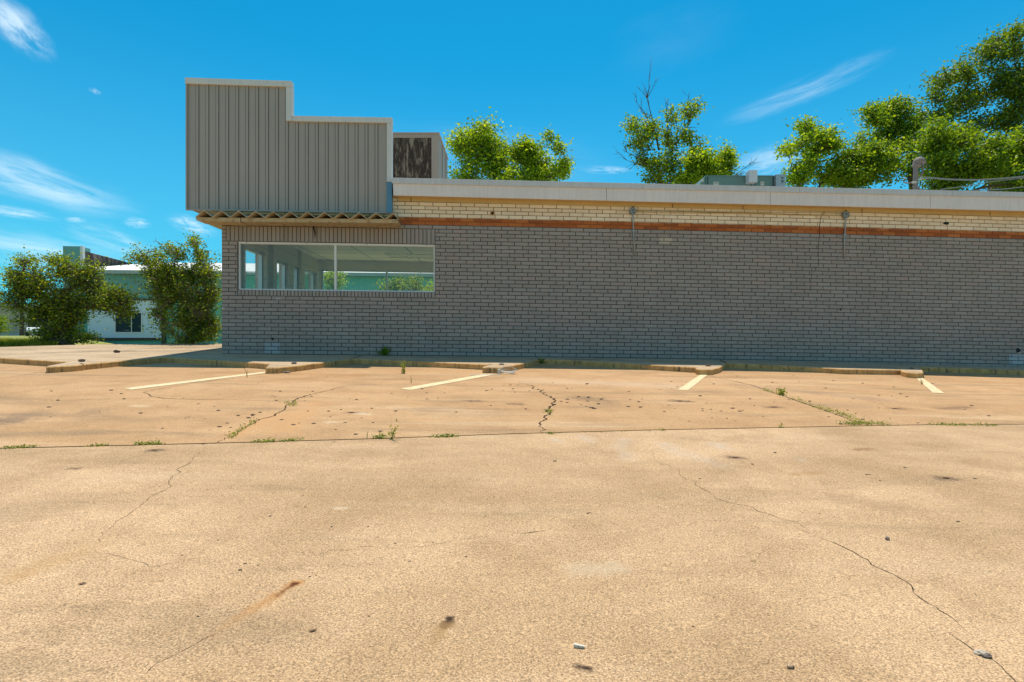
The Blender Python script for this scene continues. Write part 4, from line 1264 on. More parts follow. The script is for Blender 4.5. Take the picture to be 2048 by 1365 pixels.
def pole():
    d = 46; b0 = W(43.5, 671.5, d); b0.z = zground(b0.x, d)-.05
    t = thing('utility_post', 'dark wooden post standing on the lawn in front of the beige warehouse', 'post', b0)
    p = MB(); p.tube([b0, b0+Vector((.02, 0, 2.6)), b0+Vector((.03, 0, 5.2))], [.16, .14, .12], 8); p.build('post', M['browntrim'], t)
    c = MB(); c.box(b0.x-.5, b0.x+.5, d-.16, d-.10, b0.z+4.7, b0.z+4.82); c.build('crossarm', M['browntrim'], t)
pole()
def rack():
    d = 46.5; z0 = zground(W(51, 670, d).x, d)
    x0, x1 = W(47, 670, d).x, W(55, 670, d).x; zt = W(0, 656.5, d).z
    t = thing('wire_rack', 'small rusty wire rack on the lawn beside the wooden post', 'rack', ((x0+x1)/2, d, z0))
    f = MB()
    for x in (x0, x1):
        for y in (d, d+.35): f.tube([(x, y, z0), (x, y, zt)], .025, 5)
    for z in (zt, (z0+zt)/2, z0+.1):
        f.tube([(x0, d, z), (x1, d, z)], .022, 5); f.tube([(x0, d+.35, z), (x1, d+.35, z)], .022, 5)
    f.build('frame', M['browntrim'], t)
    s = MB()
    for k in range(1, 5): s.tube([(x0+(x1-x0)*k/5, d, z0+.1), (x0+(x1-x0)*k/5, d, zt)], .014, 4)
    split_build(s, 'bar', M['browntrim'], t)
rack()
def cart():
    d = 41; c0 = W(67, 675, d); z0 = zground(c0.x, d)
    x0, y0 = c0.x, d
    t = thing('utility_cart', 'small white utility cart with dark seat parked under the leafy tree', 'cart', (x0, y0, z0))
    body = plain('white cart body', (.72, .70, .66), .35, var=.06, bump=0); blk = plain('black cart plastic', (.02, .02, .024), .5, bump=0); tyre = plain('tyre rubber', (.018, .018, .018), .85)
    # side profile extruded over the width; faces the camera side-on
    prof = [(-.62, .42), (-.60, .62), (-.50, .72), (-.18, .74), (-.02, .50), (.10, .34), (.62, .34), (.72, .52), (.86, .78), (1.12, .74), (1.28, .55), (1.30, .36), (1.0, .28), (-.3, .28)]
    b_ = MB(); n_ = len(prof)
    vs = [(x0+px, y0-.45, z0+pz) for px, pz in prof]+[(x0+px, y0+.45, z0+pz) for px, pz in prof]
    b_.add(vs, [tuple(range(n_)), tuple(range(2*n_-1, n_-1, -1))]+[(k, (k+1) % n_, n_+(k+1) % n_, n_+k) for k in range(n_)]); b_.build('body', body, t, bevel=.03)
    s = MB(); s.box(x0-.42, x0+.12, y0-.40, y0+.40, z0+.74, z0+.88); s.hexa([(x0-.46, y0-.40, z0+.86), (x0-.34, y0-.40, z0+.86), (x0-.34, y0+.40, z0+.86), (x0-.46, y0+.40, z0+.86), (x0-.58, y0-.40, z0+1.28), (x0-.48, y0-.40, z0+1.28), (x0-.48, y0+.40, z0+1.28), (x0-.58, y0+.40, z0+1.28)]); s.build('seat', blk, t, bevel=.03)
    st = MB(); st.tube([(x0+.72, y0-.1, z0+.7), (x0+.42, y0-.1, z0+1.05)], .02, 6)
    ring = [(x0+.42+.05*math.cos(a), y0-.1+.16*math.cos(a+1.57), z0+1.05+.13*math.sin(a+1.57)*.9) for a in [2*PI*k/12 for k in range(13)]]
    st.tube(ring, .018, 5); st.build('steering_wheel', blk, t)
    for wx, sgn in ((-.28, -1), (.98, -1), (-.28, 1), (.98, 1)):
        yy = y0+sgn*.42; R = .26
        w_ = MB()
        pr = [(R*.62, -.09), (R*.95, -.09), (R, -.05), (R, .05), (R*.95, .09), (R*.62, .09)]
        vs, fs = [], []
        for (r, o) in pr:
            for k in range(16):
                a = 2*PI*k/16; vs.append((x0+wx+r*math.cos(a), yy+o, z0+R+r*math.sin(a)))
        for i in range(len(pr)):
            for k in range(16):
                i2 = (i+1) % len(pr); fs.append((i*16+k, i*16+(k+1) % 16, i2*16+(k+1) % 16, i2*16+k))
        w_.add(vs, fs); wo = w_.build('wheel', tyre, t)
        rm = MB(); vs = []
        for o in (-.07, .07):
            for k in range(16):
                a = 2*PI*k/16; vs.append((x0+wx+R*.62*math.cos(a), yy+o, z0+R+R*.62*math.sin(a)))
        rm.add(vs, [tuple(range(16)), tuple(range(31, 15, -1))]+[(k, (k+1) % 16, 16+(k+1) % 16, 16+k) for k in range(16)]); rm.build('rim', body, wo)
    t.rotation_euler = (0, 0, math.radians(-52)); t.scale = (.8, .8, .8)
cart()

# ------------------------------------------------------------------ vegetation
def leaf_mat(name, dark, mid, light, trans=.45):
    m = bpy.data.materials.new(name); m.use_nodes = True; t = m.node_tree; t.nodes.clear(); n = NT(t)
    c = n.ramp(n.attr('tone'), [(0, dark), (.5, mid), (1, light)])
    df = n.node('ShaderNodeBsdfPrincipled'); n.put(df.inputs['Base Color'], c); df.inputs['Roughness'].default_value = .5; df.inputs['Specular IOR Level'].default_value = .35
    tl = n.node('ShaderNodeBsdfTranslucent'); n.put(tl.inputs[0], n.mix(1.0, c, (1.6, 1.55, .55), 'MULTIPLY'))
    ms = n.node('ShaderNodeMixShader'); ms.inputs[0].default_value = trans
    t.links.new(df.outputs[0], ms.inputs[1]); t.links.new(tl.outputs[0], ms.inputs[2])
    out = n.node('ShaderNodeOutputMaterial'); t.links.new(ms.outputs[0], out.inputs[0]); return m
M['bark'] = plain('grey brown bark', (.12, .085, .06), .9, var=.4, scale=8, bump=.5, bscale=30)
M['barkpale'] = plain('pale bark', (.26, .20, .15), .85, var=.4, scale=8, bump=.4, bscale=30)
LM = {
    'lime': leaf_mat('lime leaves', (.10, .18, .008), (.25, .36, .012), (.46, .50, .022), .5),
    'mid': leaf_mat('mid green leaves', (.065, .13, .008), (.17, .265, .012), (.35, .40, .022), .5),
    'deep': leaf_mat('deep green leaves', (.045, .095, .009), (.125, .20, .013), (.28, .32, .022), .45),
    'myrtle': leaf_mat('myrtle leaves', (.050, .10, .008), (.165, .24, .013), (.42, .40, .030), .45),
    'shrub': leaf_mat('shrub leaves', (.048, .10, .010), (.165, .245, .018), (.42, .43, .032), .45),
    'weed': leaf_mat('weed leaves', (.08, .14, .01), (.20, .25, .02), (.40, .38, .05), .35),
    'grass': leaf_mat('grass blades', (.22, .23, .016), (.38, .35, .034), (.56, .46, .07), .4),
    'dry': leaf_mat('dry weed stems', (.20, .15, .05), (.34, .26, .08), (.5, .40, .14), .2),
}
def leaves_mesh(name, mat, parent, C, L, rng, tone, up=.35, fold=.0, wid=.55, loc=None, kind=None):
    n = len(C)
    a = rng.normal(size=(n, 3)); a[:, 2] *= .7; a /= np.linalg.norm(a, axis=1, keepdims=True)
    r = rng.normal(size=(n, 3)); r[:, 2] += up
    b = np.cross(a, r); b /= (np.linalg.norm(b, axis=1, keepdims=True)+1e-9)
    Ls = L*rng.uniform(.65, 1.25, size=(n, 1))
    nr = np.cross(a, b)
    V = np.stack([C-a*Ls*.5, C+b*Ls*wid*.5+nr*Ls*.10, C+a*Ls*.5, C-b*Ls*wid*.5+nr*Ls*.10], axis=1).reshape(-1, 3)
    org = ORG[parent.name] if parent is not None else Vector(loc)
    V = V-np.array(org)
    me = bpy.data.meshes.new(name)
    me.vertices.add(4*n); me.loops.add(4*n); me.polygons.add(n)
    me.vertices.foreach_set('co', V.astype(np.float32).ravel())
    me.loops.foreach_set('vertex_index', np.arange(4*n, dtype=np.int32))
    me.polygons.foreach_set('loop_start', np.arange(0, 4*n, 4, dtype=np.int32))
    me.polygons.foreach_set('loop_total', np.full(n, 4, dtype=np.int32))
    me.update(); me.validate()
    at = me.attributes.new('tone', 'FLOAT', 'FACE'); at.data.foreach_set('value', np.clip(tone, 0, 1).astype(np.float32))
    me.materials.append(mat)
    o = bpy.data.objects.new(name, me); COL.objects.link(o)
    if parent is not None: o.parent = parent; ORG[o.name] = org
    else: o.location = org; ORG[o.name] = org
    return o
def curve_pts(a, b, rng, k=6, wob=.12, sag=0):
    a = np.array(a, float); b = np.array(b, float); L = np.linalg.norm(b-a); out = []
    o = rng.normal(size=3)*wob*L
    for i in range(k+1):
        t = i/k; p = a+(b-a)*t+o*math.sin(PI*t)*.5; p[2] += sag*math.sin(PI*t)*L; out.append(Vector(p))
    return out
def tree(name, label, cat, basepx, d, blobs, nleaf, L, leaf, seed, group=None, trunk_r=.14, bark='bark', dens=1.0, csz=.30, stems=1, dead=(), base_z=None, thick=1.0, twigs=True, ncl=None, limbs=None, dj=.35, solid=False):
    rng = np.random.default_rng(seed)
    def P(px, py, dd): return np.array(W(px, py, dd))
    b0 = P(basepx[0], basepx[1], d)
    if base_z is not None: b0[2] = base_z
    t = thing(name, label, cat, b0, group)
    tk = MB(); C = []; T = []
    sc = d/F
    allb = []
    fine_ = []
    for (px, py, rx, ry) in blobs:
        if rx*ry < 150: fine_.append((px, py, rx, ry)); continue
        for _ in range((6 if solid else 4) if rx*ry < 1300 else (7 if solid else 5)):
            a_ = rng.uniform(0, 2*PI); q_ = rng.uniform(.15, .80)**.7; f_ = rng.uniform(.40, .72)*(1.12 if solid else 1)
            fine_.append((px+math.cos(a_)*q_*rx*.78, py+math.sin(a_)*q_*ry*.78, rx*f_, ry*f_*rng.uniform(.8, 1.15)))
    blobs = fine_
    for i, (px, py, rx, ry) in enumerate(blobs):
        dd = d+rng.uniform(-1, 1)*dj*30*sc*2
        allb.append((P(px, py, dd), rx*sc, ry*sc))
    area = sum(rx*ry for (_, rx, ry) in allb)
    cx = np.mean([c for c, _, _ in allb], axis=0)
    low = min(c[2]-ry for c, _, ry in allb)
    fork = b0+(np.array([cx[0], cx[1], max(low, b0[2]+.3)])-b0)*np.array([.5, .5, .62])
    stem_tops = []
    for s in range(stems):
        off = np.array([rng.normal()*.12, rng.normal()*.12, 0])*(0 if stems == 1 else 1)
        top = fork+np.array([rng.normal()*.25, rng.normal()*.2, rng.uniform(-.1, .25)])*(1 if stems > 1 else .1)*(.3 if stems > 1 else 1)
        pts = curve_pts(b0+off, top, rng, 6, .08)
        r0 = trunk_r/(stems**.5); tk.tube(pts, [r0*(1.15-.45*i/6) for i in range(7)], 8)
        stem_tops.append((top, r0*.7))
    nodes = [(tp_, r_) for tp_, r_ in stem_tops]
    order = sorted(range(len(allb)), key=lambda i: float(np.linalg.norm(allb[i][0]-fork)))
    for bi in order:
        c, rx, ry = allb[bi]
        tgt = c+np.array([0, 0, -ry*.2])
        cand = []
        for (q_, r_) in nodes:
            v_ = tgt-q_; L_ = np.linalg.norm(v_)+1e-6
            cand.append(L_*(1+.9*max(0, -v_[2]/L_+.25))+(.0 if r_ > .03 else .4))
        k_ = int(np.argmin(cand)); st, r0 = nodes[k_]
        lim = curve_pts(st, tgt, rng, 7, .20, .05)
        rr_ = [max(r0*.84*(1-.52*i/7), .014) for i in range(8)]
        tk.tube(lim, rr_, 6)
        for i in (4, 7): nodes.append((np.array(lim[i]), rr_[i]))
        # shoots that break the outline
        for _ in range(4):
            v = rng.normal(size=3); v[2] = abs(v[2])*1.1-.15; v /= np.linalg.norm(v)
            p0_ = c+v*np.array([rx, rx, ry])*.25; p1_ = c+v*np.array([rx, rx, ry])*rng.uniform(1.1, 1.75)+np.array([0, 0, rng.uniform(0, .2)*ry])
            sh = curve_pts(p0_, p1_, rng, 5, .12, .03)
            if twigs: tk.tube(sh, [max(.012*(1-.8*i/5)*(d/22), .003) for i in range(6)], 4, cap=False)
            m_ = int(11*rng.uniform(.6, 1.5)); tt = rng.uniform(.35, 1, size=(m_, 1))
            C.append(np.array(sh[0])+(np.array(sh[-1])-np.array(sh[0]))*tt+rng.normal(size=(m_, 3))*L*1.0); T.append(rng.normal(.62, .2, m_))
        share = rx*ry/area
        k = max(4, int((ncl or 22)*.62*len(allb)*share))
        nl = int(nleaf*.80*share/k)
        for j in range(k):
            v = rng.normal(size=3); v /= np.linalg.norm(v); rad = rng.uniform(.12, 1.0)**.5*(1 if rng.random() > .13 else rng.uniform(1.05, 1.32))
            q = c+v*np.array([rx, (rx+ry)*.5*thick, ry])*rad
            if q[2] < b0[2]+.05: q[2] = b0[2]+.05+rng.random()*.3
            li = lim[int(rng.integers(4, 8))]
            tw = curve_pts(li, q, rng, 5, .15, .03)
            if twigs: tk.tube(tw, [max(r0*.22*(1-.8*i/5), .006) for i in range(6)], 4, cap=False)
            cs = csz*1.0*rng.uniform(.45, 1.35)
            n1 = int(nl*rng.uniform(.3, 1.7))
            tip = q+rng.normal(size=(n1, 3))*np.array([cs, cs, cs*.55])*.60
            n2 = max(1, int(n1*.22)); tt = rng.uniform(.35, 1, size=(n2, 1)); al = np.array(tw[0])+(np.array(tw[-1])-np.array(tw[0]))*tt+rng.normal(size=(n2, 3))*cs*.3
            C.append(tip); C.append(al)
            base_t = rng.normal()*.22+.42
            T.append(base_t+rng.normal(size=n1)*.2+.15*(tip[:, 2]-q[2])/cs); T.append(base_t+rng.normal(size=n2)*.2)
    for (pa, pb, r, nsub) in dead:          # bare branches
        a, b_ = P(*pa, d), P(*pb, d)
        ln = curve_pts(a, b_, rng, 8, .10); tk.tube(ln, [r*(1-.85*i/8) for i in range(9)], 5)
        for s in range(nsub):
            i = int(rng.integers(2, 8)); L1 = np.linalg.norm(b_-a)*rng.uniform(.15, .4)
            dr = (b_-a)/np.linalg.norm(b_-a)+rng.normal(size=3)*.55; dr /= np.linalg.norm(dr)
            sub = curve_pts(ln[i], np.array(ln[i])+dr*L1, rng, 4, .15); tk.tube(sub, [r*.4*(1-.85*k/4) for k in range(5)], 4)
            for s2 in range(2):
                j = int(rng.integers(1, 4)); dr2 = dr+rng.normal(size=3)*.6
                tk.tube([sub[j], Vector(np.array(sub[j])+dr2*L1*.4)], [r*.18, .004], 4)
    tk.build('trunk', M[bark], t, smooth=True, recalc=False)
    C = np.concatenate(C); T = np.concatenate(T)
    C[:, 2] = np.maximum(C[:, 2], b0[2]+.02)
    leaves_mesh('crown', LM[leaf], t, C, L*.95, rng, T)
    return t

# left pair beside the walkway
tree('crape_myrtle', 'wide spreading leafy tree with several trunks at the walkway edge, far left', 'tree', (138, 692), 13.0,
     [(55, 560, 48, 36), (22, 562, 20, 22), (125, 540, 46, 25), (180, 560, 44, 32), (225, 592, 36, 32), (246, 620, 22, 24), (100, 590, 62, 44), (40, 600, 36, 28), (150, 600, 50, 34), (70, 632, 34, 26), (118, 645, 36, 40), (205, 610, 40, 22), (120, 665, 40, 22), (140, 640, 30, 30), (96, 676, 34, 12), (165, 680, 34, 10), (60, 525, 20, 10), (112, 520, 22, 10)],
     20000, .064, 'myrtle', 11, 'leafy trees beside the walkway', .13, 'bark', csz=.20, stems=5, solid=True, base_z=CZ-.16, ncl=26)
tree('leafy_shrub', 'tall upright leafy shrub between the white block wall and the store corner', 'shrub', (380, 691), 13.2,
     [(300, 518, 38, 18), (318, 545, 34, 22), (335, 575, 36, 26), (345, 505, 26, 16), (388, 498, 10, 20), (352, 545, 48, 34), (402, 545, 30, 34), (420, 590, 20, 40), (345, 590, 44, 36), (390, 610, 46, 44), (365, 650, 46, 34), (385, 677, 46, 14), (425, 640, 16, 36), (318, 625, 14, 22), (402, 520, 10, 22)],
     20000, .062, 'shrub', 12, 'leafy trees beside the walkway', .10, 'barkpale', csz=.19, stems=6, solid=True, base_z=CZ-.14, ncl=26,
     dead=(((345, 520), (314, 482), .012, 6), ((370, 520), (352, 482), .010, 5), ((330, 600), (262, 560), .014, 7), ((330, 590), (268, 585), .012, 6), ((400, 560), (436, 520), .010, 5), ((410, 520), (420, 500), .010, 3)))
# shrubs seen through the store windows
tree('garden_shrub', 'green shrub seen through the store window left of the mullion', 'shrub', (655, 640), 20.5, [(660, 570, 26, 24), (650, 600, 30, 26), (668, 555, 18, 12)], 3000, .09, 'lime', 21, 'shrubs seen through the store', .06, base_z=CZ-.45, csz=.25, stems=3)
tree('garden_shrub', 'large dark shrub seen through the right store pane', 'shrub', (805, 640), 21, [(810, 568, 42, 22), (800, 600, 48, 34), (835, 580, 20, 22)], 4500, .09, 'shrub', 22, 'shrubs seen through the store', .08, base_z=CZ-.45, csz=.25, stems=4)
tree('garden_shrub', 'small yellow green shrub at the right edge of the store window', 'shrub', (868, 640), 19, [(866, 584, 18, 14), (870, 605, 20, 20)], 1500, .09, 'lime', 23, 'shrubs seen through the store', .05, base_z=CZ-.45, csz=.2, stems=3)
# trees behind the store
BZ = CZ-.5
tree('roadside_tree', 'bright lime tree rising behind the roof beside the tan cooler', 'tree', (968, 700), 24, [(962, 290, 40, 34), (935, 312, 38, 42), (985, 315, 36, 44), (975, 265, 30, 20), (930, 345, 36, 30), (1000, 350, 40, 30), (920, 275, 14, 16)], 11000, .15, 'lime', 31, 'trees behind the store', .2, base_z=BZ, csz=.42, dj=.6)
tree('roadside_tree', 'second lime tree with loose side sprays, between the cooler tree and the bare topped tree', 'tree', (1062, 700), 25, [(1060, 325, 38, 34), (1085, 345, 34, 30), (1045, 300, 18, 20), (1100, 280, 8, 16), (1118, 300, 10, 14), (1132, 330, 10, 20), (1060, 360, 44, 26), (1120, 352, 18, 14)], 9500, .15, 'lime', 32, 'trees behind the store', .2, base_z=BZ, csz=.36, dj=.6)
tree('roadside_tree', 'tall sparse tree with bare twigs at its top, in the middle of the skyline', 'tree', (1336, 700), 25, [(1268, 250, 18, 20), (1300, 255, 24, 18), (1290, 290, 34, 24), (1335, 285, 28, 26), (1372, 280, 20, 22), (1330, 330, 36, 24), (1295, 325, 28, 20), (1385, 305, 14, 14), (1378, 225, 16, 16), (1395, 215, 8, 10), (1345, 235, 14, 16), (1310, 357, 30, 14), (1350, 360, 30, 14), (1400, 290, 8, 10)], 5600, .145, 'mid', 33, 'trees behind the store', .24, 'bark', base_z=BZ, csz=.33, ncl=17, dj=.6,
     dead=(((1318, 300), (1289, 178), .05, 12), ((1335, 290), (1330, 195), .035, 9), ((1350, 290), (1400, 210), .04, 10), ((1300, 250), (1268, 198), .03, 7), ((1310, 345), (1244, 300), .035, 8), ((1325, 345), (1246, 318), .03, 7), ((1368, 250), (1379, 185), .025, 6)))
tree('roadside_tree', 'small round yellow green tree to the left of the air conditioner', 'tree', (1405, 700), 24, [(1405, 325, 26, 22), (1395, 350, 36, 22), (1425, 345, 22, 24), (1375, 362, 26, 12)], 6000, .15, 'lime', 34, 'trees behind the store', .15, base_z=BZ, csz=.36, dj=.6)
tree('roadside_tree', 'thin spindly tree with bare side twigs behind the air conditioner', 'tree', (1452, 700), 24.5, [(1450, 312, 20, 15), (1440, 330, 14, 14), (1462, 322, 16, 12), (1455, 345, 14, 10)], 1900, .14, 'lime', 35, 'trees behind the store', .10, base_z=BZ, csz=.28, ncl=14, dj=.5,
     dead=(((1455, 365), (1505, 325), .03, 8), ((1452, 360), (1496, 345), .025, 7), ((1445, 365), (1432, 312), .03, 5)))
tree('roadside_tree', 'airy yellow tinged tree right of the air conditioner', 'tree', (1625, 700), 24, [(1622, 262, 36, 20), (1650, 275, 26, 22), (1600, 285, 28, 18), (1576, 302, 14, 12), (1640, 310, 32, 24), (1615, 335, 32, 24), (1670, 290, 18, 14), (1600, 362, 26, 16), (1660, 350, 32, 24)], 7600, .15, 'lime', 36, 'trees behind the store', .20, base_z=BZ, csz=.34, ncl=20, dj=.6)
tree('roadside_tree', 'dense rounded green tree left of the service mast', 'tree', (1735, 700), 24, [(1735, 300, 44, 34), (1700, 325, 36, 34), (1760, 330, 40, 36), (1720, 355, 50, 26), (1690, 360, 30, 20)], 12500, .15, 'mid', 37, 'trees behind the store', .18, base_z=BZ, csz=.42, dj=.6)
tree('roadside_tree', 'taller tree with visible trunk rising above the dense rounded tree', 'tree', (1795, 700), 26.5, [(1790, 225, 42, 26), (1755, 235, 24, 20), (1740, 222, 12, 10), (1820, 250, 36, 28), (1770, 265, 40, 24), (1835, 275, 26, 22), (1800, 290, 36, 22), (1825, 330, 26, 24)], 10500, .155, 'mid', 38, 'trees behind the store', .28, base_z=BZ, csz=.42, dj=.6)
tree('roadside_tree', 'leafy dark undergrowth tree behind the service mast', 'tree', (1915, 700), 23.5, [(1900, 290, 44, 34), (1870, 325, 40, 36), (1940, 330, 44, 38), (1900, 360, 60, 26), (1990, 350, 50, 34), (2035, 360, 40, 30), (1985, 300, 30, 24), (2030, 310, 30, 26), (1885, 265, 34, 22), (1930, 275, 34, 24), (1975, 325, 40, 26), (1860, 295, 24, 22), (2060, 290, 30, 30)], 25000, .15, 'mid', 39, 'trees behind the store', .2, base_z=BZ, csz=.42, dj=.6)
tree('roadside_tree', 'very tall oak like tree with large crown at the right edge', 'tree', (2010, 700), 27, [(1985, 120, 42, 36), (2035, 95, 36, 36), (1935, 145, 42, 28), (1895, 170, 34, 28), (1870, 195, 22, 16), (1950, 190, 44, 28), (1925, 215, 36, 20), (2010, 175, 40, 34), (2060, 160, 40, 50), (2000, 240, 34, 30), (1960, 255, 36, 22), (2050, 240, 36, 40), (2110, 120, 50, 60), (2110, 220, 50, 60), (1990, 85, 24, 14), (2040, 65, 24, 14), (1905, 225, 30, 24), (1880, 240, 26, 20), (1990, 285, 40, 24), (2040, 290, 36, 24)], 21000, .165, 'deep', 40, 'trees behind the store', .48, 'bark', base_z=BZ, csz=.46, ncl=24, dj=.6)
tree('roadside_tree', 'far left bush cut by the photo edge in front of the beige warehouse', 'bush', (-6, 672), 30, [(-4, 650, 14, 14), (2, 640, 8, 8), (4, 660, 10, 8)], 900, .10, 'mid', 41, None, .06, base_z=zground(-27.2, 30), csz=.25, stems=3)

# ------------------------------------------------------------------ grass verge and weeds
def blades(name, P, h, rng, mat, w=.006, loc=None, lean=.5, kind='stuff'):
    n = len(P)
    a = rng.uniform(0, 2*PI, n); hh = h*rng.uniform(.4, 1.2, n); ln = rng.uniform(0, lean, n)
    dx, dy = np.cos(a), np.sin(a)
    sxv, syv = -dy, dx
    w = w*rng.uniform(.7, 1.4, n)
    b1 = P+np.stack([sxv*w, syv*w, np.zeros(n)], 1); b2 = P-np.stack([sxv*w, syv*w, np.zeros(n)], 1)
    m1 = P+np.stack([dx*ln*hh*.35+sxv*w*.7, dy*ln*hh*.35+syv*w*.7, hh*.6], 1); m2 = P+np.stack([dx*ln*hh*.35-sxv*w*.7, dy*ln*hh*.35-syv*w*.7, hh*.6], 1)
    tp = P+np.stack([dx*ln*hh, dy*ln*hh, hh], 1)
    V = np.stack([b1, b2, m2, tp, m1], 1).reshape(-1, 3)-np.array(loc)
    me = bpy.data.meshes.new(name)
    me.from_pydata(V.tolist(), [], [list(range(5*i, 5*i+5)) for i in range(n)])
    at = me.attributes.new('tone', 'FLOAT', 'FACE'); at.data.foreach_set('value', np.clip(rng.normal(.5, .25, n), 0, 1).astype(np.float32))
    me.materials.append(mat); o = bpy.data.objects.new(name, me); COL.objects.link(o); o.location = loc
    if kind: o['kind'] = kind
    return o
rng = np.random.default_rng(5)
gp = []
for _ in range(9000):
    a = rng.uniform(-1.0, -.80); y = 12.7+rng.random()**1.6*2.4
    x = a*y; y0 = hit(1024+a*F, 692).y
    if y < y0-.05+rng.normal()*.03: continue
    gp.append((x, y, zground(x, y)-.01))
go = blades('grass', np.array(gp), .13, rng, LM['grass'], .010, Vector((-11, 13, CZ)))
tag(go, 'uneven strip of grass along the far walkway edge, left of the tree', 'grass', kind='stuff')

def weed_patch(name, label, pix, n, spread, h, seed, leaf=.014, dry=.15):
    rng = np.random.default_rng(seed)
    P = [lot(*p) for p in pix]; C = []; 
    for _ in range(n):
        i = int(rng.integers(0, max(1, len(P)-1))); t = rng.random()
        q = np.array(P[i].lerp(P[min(i+1, len(P)-1)], t))
        clump = .5+.9*mnoise.noise(Vector((q[0]*4, q[1]*4, seed)))
        if rng.random() > clump+.35: continue
        q[0] += rng.normal()*spread; q[1] += rng.normal()*spread*.8
        q[2] = zlot(q[0], q[1])+abs(rng.normal())*h*(.4+clump*.6)
        C.append(q)
    C = np.array(C)
    loc = P[len(P)//2]
    o = leaves_mesh(name, LM['weed'], None, C, leaf, rng, rng.normal(.45, .25, len(C)), up=1.2, wid=.6, loc=loc)
    return tag(o, label, 'weeds', 'weeds growing in the concrete joints', 'stuff')
WD = [
    ('big green weed mat where the diagonal joint meets the long joint, right side', [(1690, 850), (1725, 848), (1775, 850)], 700, .055, .03, 1),
    ('chain of low weeds along the diagonal joint at the right', [(1585, 798), (1630, 813), (1645, 818), (1672, 826), (1690, 832), (1722, 846)], 900, .05, .028, 2),
    ('weeds at the upper end of the diagonal joint', [(1528, 781), (1535, 784), (1560, 790), (1575, 795)], 220, .035, .04, 3),
    ('straggling brown green weeds on the long joint at the far right', [(1865, 850), (1900, 851), (1935, 851), (1995, 852)], 330, .035, .018, 4),
    ('weeds on the long joint at the far left', [(5, 898), (30, 896), (70, 893)], 260, .028, .018, 5),
    ('second weed tuft from the left on the long joint', [(172, 893), (215, 891)], 160, .025, .014, 6),
    ('third weed tuft from the left on the long joint', [(268, 890), (320, 888)], 220, .028, .020, 7),
    ('weeds where the left crack meets the long joint', [(505, 885), (560, 883), (602, 881)], 330, .026, .014, 8),
    ('yellow green tuft on the long joint left of the tall stem', [(748, 877), (772, 877)], 170, .020, .025, 9),
    ('weed tuft on the long joint right of the tall stem', [(865, 875), (890, 874), (915, 873)], 220, .022, .016, 10),
    ('small weeds on the long joint below the middle crack', [(1100, 868), (1106, 868), (1320, 861), (1325, 861)], 160, .02, .014, 11),
    ('weeds filling the left crack', [(458, 878), (470, 868), (500, 850), (512, 838)], 300, .022, .022, 12),
    ('weeds at the bend of the left crack', [(570, 805), (585, 812), (592, 805)], 150, .03, .018, 13),
    ('weeds in the middle crack', [(1094, 824), (1102, 822), (1097, 830)], 130, .025, .016, 14),
    ('tiny weed on the long joint under the junction box pair', [(1560, 856), (1564, 856)], 60, .012, .035, 15),
    ('weeds on top of the right kerb island', [(1812, 738), (1826, 741), (1838, 745)], 160, .05, .02, 16),
    ('pale weeds along the wire by the middle kerb island', [(985, 735), (1000, 733), (1030, 735)], 90, .05, .03, 17),
]
for lb, pix, n_, sp, h, sd_ in WD: weed_patch('weeds', lb, pix, int(n_*.9), sp*.72, h*.8, sd_)
def stem(label, px, py, top, n, seed, mat='weed', leafy=None, group='tall single weeds', surf=lot):
    rng = np.random.default_rng(seed); b0 = surf(px, py)
    t = thing('tall_weed', label, 'weed', b0, group)
    H = (py-top)/F*b0.y
    s = MB(); C = []; T = []
    for k in range(n):
        hh = H*(1 if k == 0 else rng.uniform(.55, .95)); of = Vector((rng.normal()*.025, rng.normal()*.02, 0))
        tip = b0+of+Vector((rng.normal()*.05*hh*2, rng.normal()*.05, hh))
        pts = curve_pts(b0+of*.3, tip, rng, 6, .06); s.tube(pts, [.0045*(1-.6*i/6) for i in range(7)], 5)
        if mat == 'weed':
            for i in range(1, 7):
                for _ in range(5): C.append(np.array(pts[i])+rng.normal(size=3)*.016); T.append(rng.normal(.75, .2))
    s.build('stem', LM['weed' if mat == 'weed' else 'dry'], t)
    if C: leaves_mesh('foliage', LM['weed'], t, np.array(C), .028, rng, np.array(T), up=.2)
stem('bright yellow green leafy weed standing in front of the kerb between the first two islands', 808, 747, 721, 4, 1)
stem('pair of thin yellowish weed stalks in front of the left kerb island', 494, 755, 729, 2, 2, 'dry')
stem('tall lone stem leaning on the long joint, left of centre', 780, 876, 850, 1, 3)
stem('short lone stem beside the yellow green tuft', 736, 879, 865, 1, 4, 'dry')
stem('thin stem at the tip of the middle kerb island', 966, 733, 715, 1, 5, 'dry')
stem('weed clump sprouting from the diagonal joint at right', 1566, 791, 779, 4, 6)
stem('two reddish dry stalks in front of the second kerb bay', 823, 766, 751, 2, 7, 'dry')
stem('dry tuft at the top of the rightmost painted line', 1845, 769, 757, 4, 8, 'dry')
# dark rosette plant at the wall foot
def rosette():
    u, w = wall(770, 711, -.06); b0 = B(u, -.06, 0); b0.z = zside(b0.x, b0.y)
    t = thing('rosette_weed', 'dark spiky rosette weed growing at the foot of the brick wall', 'weed', b0)
    rng = np.random.default_rng(9); f = MB()
    for k in range(17):
        a = 2*PI*k/17+rng.normal()*.15; L1 = rng.uniform(.15, .25); el = rng.uniform(.35, 1.2)
        d1 = Vector((math.cos(a)*math.cos(el), math.sin(a)*math.cos(el)*.7-.05, math.sin(el))); sd1 = d1.cross(Vector((0, 0, 1))).normalized()*.024
        p0 = b0; p1 = b0+d1*L1*.55; p2 = b0+d1*L1+Vector((0, 0, -.02))
        f.add([p0, p1+sd1, p2, p1-sd1], [(0, 1, 2, 3)], tone=float(np.clip(rng.normal(.2, .15), 0, 1)))
    f.build('leaf', LM['mid'], t, recalc=False)
rosette()
